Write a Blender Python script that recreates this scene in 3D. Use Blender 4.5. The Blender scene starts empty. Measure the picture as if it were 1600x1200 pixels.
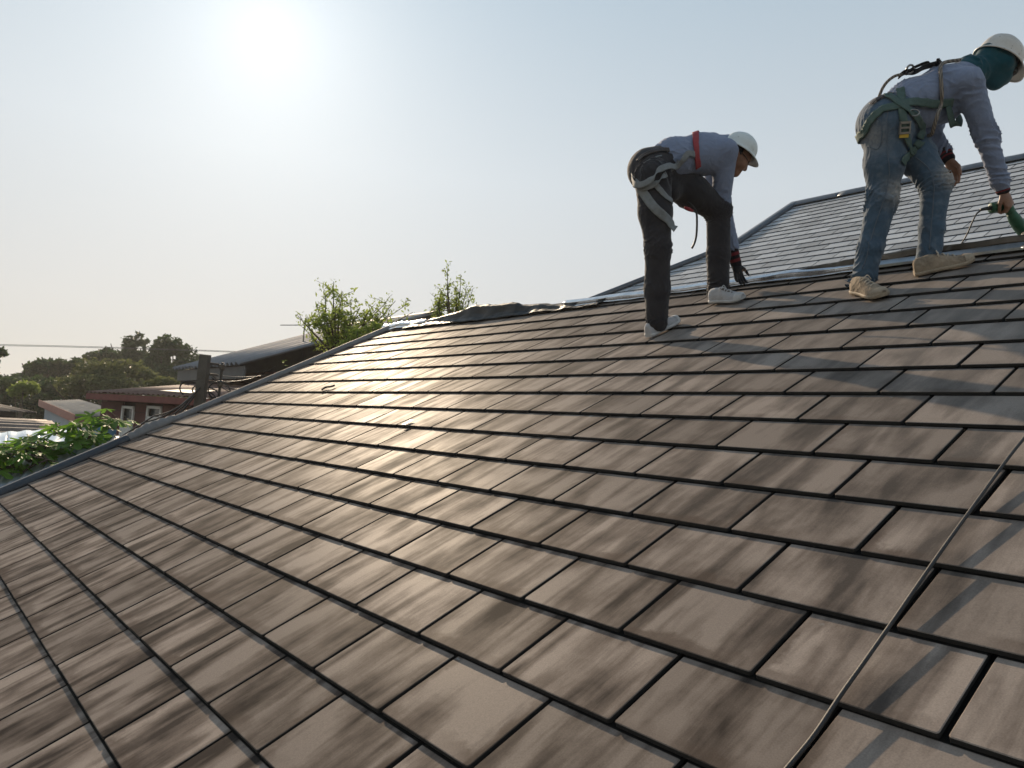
import bpy, bmesh, math, random
import numpy as np
from mathutils import Vector, Matrix
random.seed(7); RNG = np.random.default_rng(7)
SC = bpy.context.scene
COL = SC.collection

# ------------------------------------------------------------------ camera
W = 0.40                       # tile width, metres
EXP = 0.26947                  # tile exposure up the slope
SL = math.radians(28.209)      # roof pitch
F = 1185.1                     # focal length in pixels of the 1600 px photograph
CAM = np.array([1.37588501, -1.56120179, 0.49508672])
ROT = np.array([[0.6376419534, -0.0072088700, -0.7702991441],
                [0.7671822277, 0.0962894035, 0.6341606897],
                [0.0696000631, -0.9953272743, 0.0669286803]])   # camera (right, down, forward) -> world
cam_data = bpy.data.cameras.new('camera'); cam = bpy.data.objects.new('camera', cam_data); COL.objects.link(cam)
cam_data.sensor_width = 36.0; cam_data.lens = F / 1600 * 36.0
cam_data.clip_start = 0.05; cam_data.clip_end = 2000
m = Matrix.Identity(4)
for i in range(3):
    m[i][0] = ROT[i][0]; m[i][1] = -ROT[i][1]; m[i][2] = -ROT[i][2]; m[i][3] = CAM[i]
cam.matrix_world = m
cam_data.dof.use_dof = True; cam_data.dof.focus_distance = 2.4; cam_data.dof.aperture_fstop = 13.0
SC.camera = cam

# ------------------------------------------------------------------ sky, sun, exposure
SUN_DIR = Vector((-0.8448, 0.2984, 0.4442)).normalized()
world = bpy.data.worlds.new('World'); SC.world = world; world.use_nodes = True
nt = world.node_tree; nt.nodes.clear()
wo = nt.nodes.new('ShaderNodeOutputWorld'); bg = nt.nodes.new('ShaderNodeBackground')
sky = nt.nodes.new('ShaderNodeTexSky'); sky.sky_type = 'NISHITA'; sky.sun_disc = False
sky.sun_elevation = math.asin(SUN_DIR.z); sky.sun_rotation = math.atan2(SUN_DIR.x, SUN_DIR.y)
sky.air_density = 1.0; sky.dust_density = 1.0; sky.ozone_density = 1.0; sky.altitude = 0
# hazy air: a milky veil over the clear sky, palest and warmest low down, with the sun's wide aureole
def wn(k, **kw):
    x = nt.nodes.new('ShaderNode' + k)
    for a_, v_ in kw.items(): setattr(x, a_, v_)
    return x
def wmath(op, a_, b_=None, clamp=False):
    x = wn('Math', operation=op, use_clamp=clamp)
    for i_, v_ in enumerate((a_, b_)):
        if v_ is None: continue
        if isinstance(v_, bpy.types.NodeSocket): nt.links.new(v_, x.inputs[i_])
        else: x.inputs[i_].default_value = v_
    return x.outputs[0]
wdir = wn('TexCoord').outputs['Generated']
wz = wn('SeparateXYZ'); nt.links.new(wdir, wz.inputs[0])
veil = wn('ValToRGB'); nt.links.new(wz.outputs[2], veil.inputs[0]); el = veil.color_ramp.elements
for i_, (p_, c_) in enumerate([(0, (.72, .70, .655)), (.12, (.765, .76, .74)), (.32, (.715, .78, .825)), (.60, (.455, .595, .715)), (1, (.16, .25, .38))]):
    if i_ > 1: el.new(p_)
    el[i_].position = p_; el[i_].color = (*c_, 1)
dt = wn('VectorMath', operation='DOT_PRODUCT'); nt.links.new(wdir, dt.inputs[0]); dt.inputs[1].default_value = SUN_DIR
ang = wmath('MULTIPLY', wmath('ARCCOSINE', dt.outputs['Value']), 180 / math.pi)
def falloff(width, gain): return wmath('MULTIPLY', wmath('EXPONENT', wmath('MULTIPLY', ang, -1.0 / width)), gain)
wide = wmath('ADD', falloff(45.0, .20), .74)
core = wmath('MULTIPLY', wmath('EXPONENT', wmath('MULTIPLY', wmath('POWER', wmath('DIVIDE', ang, 6.2), 1.15), -1.0)), .31)
core = wmath('ADD', core, falloff(20.0, .07))
vm = wn('VectorMath', operation='SCALE'); nt.links.new(veil.outputs[0], vm.inputs[0]); nt.links.new(wide, vm.inputs['Scale'])
gc = wn('VectorMath', operation='SCALE'); gc.inputs[0].default_value = (1.0, .97, .90); nt.links.new(core, gc.inputs['Scale'])
ns = wn('VectorMath', operation='SCALE'); nt.links.new(sky.outputs[0], ns.inputs[0]); ns.inputs['Scale'].default_value = .005
s1 = wn('VectorMath', operation='ADD'); nt.links.new(vm.outputs[0], s1.inputs[0]); nt.links.new(gc.outputs[0], s1.inputs[1])
s2_ = wn('VectorMath', operation='ADD'); nt.links.new(s1.outputs[0], s2_.inputs[0]); nt.links.new(ns.outputs[0], s2_.inputs[1])
bg.inputs['Strength'].default_value = 1.0
nt.links.new(s2_.outputs[0], bg.inputs[0]); nt.links.new(bg.outputs[0], wo.inputs[0])
sun_data = bpy.data.lights.new('sun', 'SUN'); sun = bpy.data.objects.new('sun', sun_data); COL.objects.link(sun)
sun_data.energy = 5.0; sun_data.angle = math.radians(0.6); sun_data.color = (1.0, 0.79, 0.56)
sun.rotation_euler = SUN_DIR.to_track_quat('Z', 'Y').to_euler()
SC.view_settings.view_transform = 'Standard'; SC.view_settings.look = 'None'
SC.view_settings.gamma = 1.0; SC.view_settings.use_curve_mapping = False; SC.view_settings.exposure = 0.0
SC.render.engine = 'CYCLES'
SC.cycles.use_denoising = True; SC.cycles.use_adaptive_sampling = True; SC.cycles.adaptive_threshold = .02
SC.cycles.max_bounces = 6; SC.cycles.diffuse_bounces = 3; SC.cycles.glossy_bounces = 3; SC.cycles.transmission_bounces = 3; SC.cycles.volume_bounces = 0

# ------------------------------------------------------------------ geometry of the place
cS, sS = math.cos(SL), math.sin(SL)
RN = np.array([0, -sS, cS])                     # normal of the near roof

def roof(u, v, h=0.0):
    s = v * EXP
    return np.array([u * W, s * cS - h * sS, s * sS + h * cS])

def at(px, py, depth):
    return CAM + ROT @ (np.array([(px - 800) / F, (py - 600) / F, 1.0]) * depth)

def on_plane(px, py, n, p0):
    d = at(px, py, 1.0) - CAM
    return CAM + d * (n @ (p0 - CAM)) / (n @ d)

def on_roof(px, py, h=0.0):
    return on_plane(px, py, RN, RN * h)

def proj(P):
    c = (np.asarray(P, float) - CAM) @ ROT
    return 800 + F * c[..., 0] / c[..., 2], 600 + F * c[..., 1] / c[..., 2], c[..., 2]

# ------------------------------------------------------------------ helpers
def link(o, parent=None):
    COL.objects.link(o)
    if parent is not None: o.parent = parent
    return o

def tag(o, label=None, cat=None, group=None, kind=None):
    if label: o['label'] = label
    if cat: o['category'] = cat
    if group: o['group'] = group
    if kind: o['kind'] = kind
    return o

def empty(name, loc, label=None, cat=None, group=None, kind=None):
    o = bpy.data.objects.new(name, None); o.location = Vector(loc); o.empty_display_size = 0.2
    link(o); tag(o, label, cat, group, kind)
    return o

def mesh_obj(name, verts, faces, mat, parent=None, smooth=False, attrs=None, uv=None):
    """mesh object with verts given in world coordinates (or local when parent has no transform)"""
    me = bpy.data.meshes.new(name)
    V = np.asarray(verts, float)
    if parent is not None:
        p = parent; off = np.zeros(3)
        while p is not None:
            off += np.array(p.location); p = p.parent
        V = V - off
    me.from_pydata(V.tolist(), [], [tuple(int(i) for i in f) for f in faces])
    if attrs:
        for k, a in attrs.items():
            at_ = me.attributes.new(k, 'FLOAT', 'POINT'); at_.data.foreach_set('value', np.asarray(a, np.float32))
    if uv is not None:
        lay = me.uv_layers.new(name='UVMap')
        idx = np.empty(len(me.loops), np.int32); me.loops.foreach_get('vertex_index', idx)
        lay.data.foreach_set('uv', np.asarray(uv, np.float32)[idx].ravel())
    if smooth:
        me.polygons.foreach_set('use_smooth', np.ones(len(me.polygons), bool))
    if mat is not None:
        for mm in (mat if isinstance(mat, (list, tuple)) else [mat]): me.materials.append(mm)
    me.update()
    o = bpy.data.objects.new(name, me)
    return link(o, parent)

class MB:
    """collects boxes, tubes, sheets; build() links them as one mesh object"""
    def __init__(s): s.v = []; s.f = []; s.n = 0
    def add(s, V, Fc):
        V = np.asarray(V, float); s.v.append(V); s.f += [tuple(int(i) + s.n for i in f) for f in Fc]; s.n += len(V); return s
    def box(s, lo, hi, R=None, o=None):
        x0, y0, z0 = lo; x1, y1, z1 = hi
        V = np.array([(x, y, z) for z in (z0, z1) for y in (y0, y1) for x in (x0, x1)], float)
        if R is not None: V = V @ np.asarray(R).T
        if o is not None: V = V + np.asarray(o)
        return s.add(V, [(0, 2, 3, 1), (4, 5, 7, 6), (0, 1, 5, 4), (1, 3, 7, 5), (3, 2, 6, 7), (2, 0, 4, 6)])
    def prism(s, pts, d):
        P = np.asarray(pts, float); d = np.asarray(d, float); n = len(P)
        return s.add(np.vstack([P, P + d]), [tuple(range(n - 1, -1, -1)), tuple(range(n, 2 * n))] + [(i, (i + 1) % n, n + (i + 1) % n, n + i) for i in range(n)])
    def tube(s, pts, r, seg=8, cap=True):
        P = np.asarray(pts, float); n = len(P); r = np.broadcast_to(np.asarray(r, float), (n,))
        T = np.gradient(P, axis=0); T /= np.linalg.norm(T, axis=1)[:, None] + 1e-12
        a = np.array([0, 0, 1.0]) if abs(T[0][2]) < .9 else np.array([1.0, 0, 0])
        N = np.cross(T[0], a); N /= np.linalg.norm(N); V = []
        for i in range(n):
            N = N - T[i] * (N @ T[i]); N /= np.linalg.norm(N); B = np.cross(T[i], N)
            for k in range(seg):
                th = 2 * math.pi * k / seg; V.append(P[i] + r[i] * (math.cos(th) * N + math.sin(th) * B))
        Fc = [(i * seg + k, i * seg + (k + 1) % seg, (i + 1) * seg + (k + 1) % seg, (i + 1) * seg + k) for i in range(n - 1) for k in range(seg)]
        if cap: Fc += [tuple(range(seg - 1, -1, -1)), tuple((n - 1) * seg + k for k in range(seg))]
        return s.add(V, Fc)
    def grid(s, P):
        P = np.asarray(P, float); a, b = P.shape[:2]
        return s.add(P.reshape(-1, 3), [(i * b + j, i * b + j + 1, (i + 1) * b + j + 1, (i + 1) * b + j) for i in range(a - 1) for j in range(b - 1)])
    def build(s, name, mat, parent=None, smooth=False):
        return mesh_obj(name, np.vstack(s.v), s.f, mat, parent, smooth)

def spline(pts, n=40):
    """Catmull-Rom through pts"""
    P = np.asarray(pts, float); P = np.vstack([2 * P[0] - P[1], P, 2 * P[-1] - P[-2]]); k = len(P) - 3
    out = []
    for t in np.linspace(0, k, n):
        i = min(int(t), k - 1); x = t - i; a, b, c, d = P[i:i + 4]
        out.append(.5 * (2 * b + (c - a) * x + (2 * a - 5 * b + 4 * c - d) * x * x + (3 * b - a - 3 * c + d) * x ** 3))
    return np.array(out)

# cheap smooth value noise for numpy
_perm = RNG.random((32, 32, 32))
def vnoise(P):
    P = np.asarray(P, float); i = np.floor(P).astype(int); f = P - i; f = f * f * (3 - 2 * f); r = 0
    for dx in (0, 1):
        wx = f[..., 0] if dx else 1 - f[..., 0]
        for dy in (0, 1):
            wy = f[..., 1] if dy else 1 - f[..., 1]
            for dz in (0, 1):
                wz = f[..., 2] if dz else 1 - f[..., 2]
                r = r + wx * wy * wz * _perm[(i[..., 0] + dx) % 32, (i[..., 1] + dy) % 32, (i[..., 2] + dz) % 32]
    return r * 2 - 1

# ------------------------------------------------------------------ materials
class NT:
    def __init__(s, name):
        s.m = bpy.data.materials.new(name); s.m.use_nodes = True; s.t = s.m.node_tree; s.t.nodes.clear()
        s.out = s.n('OutputMaterial'); s.b = s.n('BsdfPrincipled'); s.l(s.b.outputs[0], s.out.inputs[0])
    def n(s, k, **kw):
        x = s.t.nodes.new('ShaderNode' + k)
        for a, v in kw.items(): setattr(x, a, v)
        return x
    def l(s, a, b): s.t.links.new(a, b)
    def set(s, **kw):
        for k, v in kw.items():
            i = s.b.inputs[k.replace('_', ' ')]
            if hasattr(v, 'links') or isinstance(v, bpy.types.NodeSocket): s.l(v, i)
            else: i.default_value = (*v, 1) if isinstance(v, tuple) and len(v) == 3 else v
        return s
    def coord(s, kind='Object', scale=(1, 1, 1), off=None):
        tc = s.n('TexCoord'); mp = s.n('Mapping'); mp.inputs['Scale'].default_value = scale
        s.l(tc.outputs[kind], mp.inputs[0])
        if off is not None: s.l(off, mp.inputs['Location'])
        return mp.outputs[0]
    def noise(s, co, scale, detail=4, rough=.55, dist=0):
        x = s.n('TexNoise'); x.inputs['Scale'].default_value = scale; x.inputs['Detail'].default_value = detail
        x.inputs['Roughness'].default_value = rough; x.inputs['Distortion'].default_value = dist
        if co is not None: s.l(co, x.inputs['Vector'])
        return x.outputs['Fac']
    def ramp(s, fac, stops, interp='LINEAR'):
        r = s.n('ValToRGB'); r.color_ramp.interpolation = interp; e = r.color_ramp.elements
        while len(e) < len(stops): e.new(.5)
        for i, (p, c) in enumerate(stops):
            e[i].position = p; e[i].color = (*c, 1) if isinstance(c, tuple) else (c, c, c, 1)
        s.l(fac, r.inputs[0]); return r.outputs[0]
    def mix(s, fac, a, b, mode='MIX'):
        x = s.n('Mix', data_type='RGBA', blend_type=mode)
        for sock, v in ((x.inputs[0], fac), (x.inputs[6], a), (x.inputs[7], b)):
            if isinstance(v, bpy.types.NodeSocket): s.l(v, sock)
            else: sock.default_value = (*v, 1) if isinstance(v, tuple) and len(v) == 3 else v
        return x.outputs[2]
    def math(s, op, a, b=None, c=None, clamp=False):
        x = s.n('Math', operation=op, use_clamp=clamp)
        for i, v in enumerate((a, b, c)):
            if v is None: continue
            if isinstance(v, bpy.types.NodeSocket): s.l(v, x.inputs[i])
            else: x.inputs[i].default_value = v
        return x.outputs[0]
    def bump(s, h, strength=.3, dist=.01):
        x = s.n('Bump'); x.inputs['Strength'].default_value = strength; x.inputs['Distance'].default_value = dist
        s.l(h, x.inputs['Height']); s.l(x.outputs[0], s.b.inputs['Normal']); return s
    def attr(s, name):
        x = s.n('Attribute'); x.attribute_name = name; return x.outputs['Fac']

def plain(name, col, rough=.6, metal=0.0, var=.25, scale=8.0, bump=.15, spec=.5, coordk='Object'):
    t = NT(name); co = t.coord(coordk)
    n1 = t.noise(co, scale, 5, .6); n2 = t.noise(co, scale * 6, 3, .6)
    f = t.math('ADD', t.math('MULTIPLY', n1, .7), t.math('MULTIPLY', n2, .3))
    c = t.ramp(f, [(.3, tuple(x * (1 - var) for x in col)), (.7, tuple(min(1, x * (1 + var)) for x in col))])
    t.set(Base_Color=c, Roughness=rough, Metallic=metal, Specular_IOR_Level=spec)
    if bump: t.bump(n2, bump, .004)
    return t.m
# ================================================================== NEAR HOUSE: the tiled roof
TILE_T = 0.013
RIDGE_V = 13.45
U_L, U_R, V_EAVE = -17.0, 6.0, -9.0

LAP = .262
def tile_material(name, lighter, darker, brown, rough, fresh):
    t = NT(name)
    oi = t.n('ObjectInfo').outputs['Random']; seed = t.math('ADD', oi, t.attr('seed'))
    uvn = t.n('UVMap'); uvn.uv_map = 'UVMap'
    off = t.n('CombineXYZ'); t.l(t.math('MULTIPLY', seed, 37.0), off.inputs[0]); t.l(t.math('MULTIPLY', seed, 91.0), off.inputs[1]); t.l(t.math('MULTIPLY', seed, 13.0), off.inputs[2])
    vadd = t.n('VectorMath', operation='ADD'); t.l(uvn.outputs[0], vadd.inputs[0]); t.l(off.outputs[0], vadd.inputs[1])
    def co(sx, sy):
        mp = t.n('Mapping'); mp.inputs['Scale'].default_value = (sx, sy, 1); t.l(vadd.outputs[0], mp.inputs[0]); return mp.outputs[0]
    broad = t.noise(co(9.5, 1.7), 1.0, 2.5, .5, .45)            # broad streaks running down the slope
    fine = t.noise(co(70, 7), 1.0, 4, .65, .6)            # fine streaks
    grain = t.noise(co(1, 1), 260, 3, .6)
    cloud = t.noise(co(1, 1), 5.0, 4, .6)
    sf = t.math('ADD', t.math('MULTIPLY', broad, .62), t.math('ADD', t.math('MULTIPLY', fine, .12), t.math('MULTIPLY', cloud, .26)))
    base = t.ramp(sf, [(.385, darker), (.475, brown), (.565, lighter)])
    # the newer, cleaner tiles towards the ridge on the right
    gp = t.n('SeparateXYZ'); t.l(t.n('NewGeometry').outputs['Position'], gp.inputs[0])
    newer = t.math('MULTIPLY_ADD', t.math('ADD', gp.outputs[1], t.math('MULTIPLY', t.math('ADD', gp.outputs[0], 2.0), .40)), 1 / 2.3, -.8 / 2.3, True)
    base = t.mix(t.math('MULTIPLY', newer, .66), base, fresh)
    # every tile has its own tone
    tone = t.n('TexWhiteNoise', noise_dimensions='1D'); t.l(t.math('MULTIPLY', seed, 517.3), tone.inputs['W'])
    base = t.mix(1.0, base, t.ramp(tone.outputs['Value'], [(0, .74), (1, 1.16)]), 'MULTIPLY')
    # brown water stain creeping in from the lower edge and the sides
    sep = t.n('SeparateXYZ'); t.l(uvn.outputs[0], sep.inputs[0])
    jag = t.noise(co(14, 14), 1.0, 4, .6, .5)
    dx = t.math('SUBTRACT', 0.195, t.math('ABSOLUTE', sep.outputs[0]))
    dy = sep.outputs[1]
    de = t.math('MINIMUM', t.math('MULTIPLY', dx, 1.6), dy)
    edge = t.math('SUBTRACT', t.math('MULTIPLY', jag, .100), t.math('ADD', de, .014))
    stain = t.math('MULTIPLY', t.math('MULTIPLY_ADD', edge, 42.0, .5, True), t.ramp(t.noise(co(3, 3), 1.0, 2), [(.42, 0.0), (.62, .75)]))
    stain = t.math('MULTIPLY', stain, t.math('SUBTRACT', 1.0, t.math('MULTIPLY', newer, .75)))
    base = t.mix(stain, base, (.088, .064, .050))
    # pale lime bloom close to the course above
    up = t.math('SUBTRACT', dy, .215); bl = t.noise(co(16, 16), 1.0, 3, .5)
    bloom = t.math('MULTIPLY', t.math('MULTIPLY_ADD', up, 26.0, 0, True), t.ramp(bl, [(.70, 0.0), (.77, .6)]))
    base = t.mix(bloom, base, (.42, .43, .42))
    # scratches and specks
    sc = t.noise(co(9, 30), 1.0, 8, .75, 2.0)
    base = t.mix(t.ramp(sc, [(.70, 0.0), (.74, .35)]), base, (.36, .34, .31))
    spk = t.noise(co(1, 1), 90.0, 2, .5)
    base = t.mix(t.ramp(spk, [(.80, 0.0), (.83, .7)]), base, (.40, .37, .33))
    base = t.mix(1.0, base, t.ramp(grain, [(.3, .86), (.7, 1.12)]), 'MULTIPLY')
    lap_shade = t.math('MULTIPLY_ADD', t.math('SUBTRACT', dy, LAP), 400.0, 0, True); base = t.mix(lap_shade, base, (.012, .011, .010))  # covered tile head painted near-black, standing in for shade inside the gaps
    rg = t.ramp(sf, [(.35, rough + .10), (.6, rough - .06)])
    t.set(Base_Color=base, Roughness=rg, Specular_IOR_Level=.014)
    h = t.math('ADD', t.math('MULTIPLY', grain, .25), t.math('ADD', t.math('MULTIPLY', fine, .6), t.math('MULTIPLY', cloud, 1.0)))
    t.bump(h, .28, .0022)
    return t.m

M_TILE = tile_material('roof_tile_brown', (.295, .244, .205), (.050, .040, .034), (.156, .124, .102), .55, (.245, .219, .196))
M_TILE2 = tile_material('roof_tile_slate', (.47, .495, .525), (.36, .38, .40), (.43, .45, .465), .74, (.44, .46, .48))
M_EDGE = plain('tile_edge', (.016, .014, .012), .9, bump=0)  # near-black tile sides: edge dirt plus gap shade put into the colour
M_UNDER = plain('roof_underlay', (.012, .012, .012), .9, bump=0)
M_WALL = plain('render_wall', (.55, .52, .46), .85, var=.12, scale=3)

def tile_mesh(name, w, ln, t=TILE_T, rc=.007):
    """flat tile: x across, y up the slope from the lower edge, top face at z=0 at the lower edge"""
    hw = w / 2; out = []
    for cx, cy, a0 in ((hw - rc, rc, -90), (hw - .002, ln - .002, 0), (-hw + .002, ln - .002, 90), (-hw + rc, rc, 180)):
        rr = rc if cy == rc else .002
        for k in range(4 if cy == rc else 1):
            a = math.radians(a0 + (90 * k / 3 if cy == rc else 45)); out.append((cx + rr * math.cos(a), cy + rr * math.sin(a)))
    O = np.array(out); n = len(O); b = .0018
    ctr = np.array([0, ln / 2]); I = O - np.sign(O - ctr) * b
    V = np.vstack([np.c_[I, np.zeros(n)], np.c_[O, -b * np.ones(n)], np.c_[O, -t * np.ones(n)]])
    Fc = [tuple(range(n))] + [(i, n + i, n + (i + 1) % n, (i + 1) % n) for i in range(n)] + [(n + i, 2 * n + i, 2 * n + (i + 1) % n, n + (i + 1) % n) for i in range(n)]
    Fc.append(tuple(range(3 * n - 1, 2 * n - 1, -1)))
    return V, Fc

def mesh_data(name, V, Fc, mat, seed=None):
    me = bpy.data.meshes.new(name); me.from_pydata(V.tolist(), [], Fc)
    lay = me.uv_layers.new(name='UVMap'); idx = np.empty(len(me.loops), np.int32); me.loops.foreach_get('vertex_index', idx)
    return me, lay, idx

def tiled_slope(roof_part, origin, pitch, exp_, rows, u_lo, u_hi, mat, gap, parity, label_stuff, limit=300, tt=TILE_T):
    """tiles on a slope; origin is the lattice origin in world space, X runs along the courses"""
    c, s = math.cos(pitch), math.sin(pitch); tilt = (tt + .0022) / exp_
    ln = exp_ * 1.32; base = np.array(roof_part.location) if roof_part.parent is None else np.array(roof_part.location) + np.array(roof_part.parent.location)
    datas = {}; todo = []
    for r in rows:
        lo, hi = u_lo(r), u_hi(r)
        us = [lo] + [k + (.5 if (r + parity) % 2 else 0) for k in range(int(math.floor(lo)) - 1, int(math.ceil(hi)) + 2) if lo + .18 < k + (.5 if (r + parity) % 2 else 0) < hi - .12] + [hi]
        for a, b in zip(us[:-1], us[1:]): todo.append((r, a, b))
    def score(x):
        r, a, b = x; q = []
        for uu in (a, b):
            for vv in (r, r + 1): q.append(origin + np.array([uu * W, vv * exp_ * c, vv * exp_ * s]))
        X, Y, Z = proj(np.array(q))
        if Z.min() < .3: return -1
        x0, x1, y0, y1 = max(X.min(), 0), min(X.max(), 1600), max(Y.min(), 0), min(Y.max(), 1200)
        if x1 <= x0 or y1 <= y0: return -1
        sc = .5 * abs((X[0] - X[3]) * (Y[1] - Y[2]) - (X[1] - X[2]) * (Y[0] - Y[3]))
        return sc
    todo.sort(key=score, reverse=True)
    n_in = sum(1 for t_ in todo if score(t_) > 0); print('tiles', len(todo), 'in frame', n_in)
    SV = []; SF = []; SU = []; SS = []; nn = 0
    rnd = random.Random(3)
    for i, (r, a, b) in enumerate(todo):
        w = round((b - a) * W - gap * (.75 + .5 * rnd.random()), 3) if False else round((b - a) * W - gap, 3)
        if w not in datas:
            V, Fc = tile_mesh('roof_tile', w, ln, tt)
            me, lay, idx = mesh_data('roof_tile', V, Fc, mat)
            lay.data.foreach_set('uv', V[idx][:, :2].astype(np.float32).ravel()); me.materials.append(mat)
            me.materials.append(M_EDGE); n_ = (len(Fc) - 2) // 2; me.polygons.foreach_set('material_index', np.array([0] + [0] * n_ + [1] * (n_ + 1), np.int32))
            me.attributes.new('seed', 'FLOAT', 'POINT'); datas[w] = (me, V, Fc)
        me, V, Fc = datas[w]
        um = (a + b) / 2
        p = origin + np.array([um * W, r * exp_ * c, r * exp_ * s])
        jx, jy, jr, jt = rnd.gauss(0, .0008), rnd.gauss(0, .0008), rnd.gauss(0, .0014), abs(rnd.gauss(0, .0022))
        Rm = Matrix.Rotation(pitch, 4, 'X') @ Matrix.Rotation(jr, 4, 'Z') @ Matrix.Rotation(-tilt + jt, 4, 'X') @ Matrix.Rotation(rnd.gauss(0, .001), 4, 'Y')
        loc = Vector(p) + (Matrix.Rotation(pitch, 4, 'X') @ Vector((jx, jy, 0)))
        if i < limit and (score((r, a, b)) > 0 or i < limit):
            o = bpy.data.objects.new('roof_tile', me); link(o, roof_part)
            o.matrix_basis = Matrix.Translation(loc - Vector(base)) @ Rm
        else:
            A = np.array(Matrix.Translation(loc - Vector(base)) @ Rm)
            SV.append(V @ A[:3, :3].T + A[:3, 3]); SF += [tuple(x + nn for x in f) for f in Fc]; SU.append(V[:, :2]); SS.append(np.full(len(V), rnd.random())); nn += len(V)
    if SV:
        me, lay, idx = mesh_data('roof_tiles', np.vstack(SV), SF, mat)
        lay.data.foreach_set('uv', np.vstack(SU)[idx].astype(np.float32).ravel()); me.materials.append(mat)
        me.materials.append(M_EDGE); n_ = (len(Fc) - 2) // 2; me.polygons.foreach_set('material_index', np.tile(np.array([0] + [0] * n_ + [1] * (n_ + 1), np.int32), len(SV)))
        at_ = me.attributes.new('seed', 'FLOAT', 'POINT'); at_.data.foreach_set('value', np.concatenate(SS).astype(np.float32))
        o = bpy.data.objects.new('roof_tiles', me); link(o, roof_part); tag(o, kind='stuff')

GZ = -4.4                                                        # the ground
house = empty('house', roof(-6, 2) * [1, 1, 0] + [0, 0, GZ], 'house whose brown flat-tiled roof the two workers stand on', 'house')
# deck below the tiles: two slopes as one folded slab
dk = MB(); hd = -.040
E0, R0 = roof(0, V_EAVE, hd), roof(0, RIDGE_V, hd); B0 = np.array([0, 2 * R0[1] - E0[1], E0[2]])
xl, xr = U_L * W - .02, U_R * W
prof = [E0, R0, B0, B0 - [0, 0, .16], R0 - [0, 0, .18], E0 - [0, 0, .16]]
dk.prism([p + [xl, 0, 0] for p in prof], [xr - xl, 0, 0])
near_roof = dk.build('roof', M_UNDER, house); tag(near_roof, 'brown flat-tiled slope filling the foreground')
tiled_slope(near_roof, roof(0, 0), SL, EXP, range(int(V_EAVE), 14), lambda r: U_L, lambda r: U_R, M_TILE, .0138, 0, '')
# walls of the house
wl = MB(); y0, y1 = E0[1] + .5, B0[1] - .5; zt = E0[2] - .05
wl.prism([(xl + .5, y0, GZ), (xl + .5, y1, GZ), (xl + .5, y1, zt), (xl + .5, R0[1], R0[2] - .35), (xl + .5, y0, zt)], [xr - xl - 1, 0, 0])
wl.build('wall', M_WALL, house)
# back slope covering, seen only from elsewhere
bs = MB(); Rt = roof(0, RIDGE_V, -.02)
bs.prism([Rt + [xl, .02, 0], B0 + [xl, 0, .012], B0 + [xr, 0, .012], Rt + [xr, .02, 0]], [0, 0, .01])
bs.build('back_slope', M_TILE2, house)

# verge trim down the left edge: folded sheet metal
M_TRIM = plain('verge_metal', (.040, .048, .058), .5, .2, var=.25, scale=5, bump=.2)
M_TRIM_LT = plain('verge_mortar', (.19, .18, .17), .65, .1, var=.25, scale=7, bump=.3)
def verge(v0, v1, n, up, wid, wob, mat, name, seed):
    P = []
    for v in np.linspace(v0, v1, n):
        k = wob(v); a = U_L * W
        sec = [(a + .025, -.012), (a + .022, up * .35 + k * .2), (a - .015 - k * .3, up + k), (a - wid - k, up * .92 + k * .7), (a - wid - .012 - k, up * .5), (a - wid - .008, -.16)]
        P.append([roof(0, v, h) * [0, 1, 1] + [x, 0, 0] for x, h in sec])
    P = np.array(P); P += (vnoise(P * 9 + seed)[..., None]) * .003
    mb = MB(); mb.grid(P); o = mb.build(name, mat, house, True)
    mod = o.modifiers.new('thick', 'SOLIDIFY'); mod.thickness = .004
    return o
verge(V_EAVE, 1.55, 60, .050, .10, lambda v: 0, M_TRIM, 'verge_trim', 3)
verge(1.45, 3.25, 40, .052, .095, lambda v: .022 * math.exp(-((v - 2.2) / .42) ** 2) + .01 * math.exp(-((v - 2.75) / .25) ** 2) + .006 * math.sin(v * 21), M_TRIM_LT, 'verge_trim', 9)
verge(3.15, RIDGE_V + .05, 60, .040, .055, lambda v: 0, M_TRIM_LT, 'verge_trim', 5)
# ================================================================== SECOND HOUSE: steeper roof behind the ridge
P2 = math.radians(32.927); EX2 = .25733; O2 = np.array([-4.8136, 8.7564, 3.2860])
c2, s2 = math.cos(P2), math.sin(P2)
def roof2(u, v, h=0.0): return O2 + np.array([u * W, v * EX2 * c2 - h * s2, v * EX2 * s2 + h * c2])
TOP2 = 16.2
def verge2(v): return -4.95 if v >= 7.6 else -4.95 - (7.6 - v) * .53
house2 = empty('house', roof2(2, 5) * [1, 1, 0] + [0, 0, GZ], 'house with a steeper blue-grey tiled roof and ridge cap beyond the workers', 'house')
dk = MB(); V_B = -7
Rg = roof2(0, TOP2, -.03); back = roof2(0, V_B, -.03); ybk = 2 * Rg[1] - back[1]
fr = [roof2(verge2(V_B), V_B, -.03), roof2(14, V_B, -.03), roof2(14, TOP2, -.03), roof2(verge2(TOP2), TOP2, -.03), roof2(verge2(7.6), 7.6, -.03)]
dk.prism(fr, [0, 0, -.12])
bk = [p * [1, 0, 1] + [0, 2 * Rg[1] - p[1] + .003, 0] for p in fr]
dk.prism(bk, [0, 0, -.12])
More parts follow.
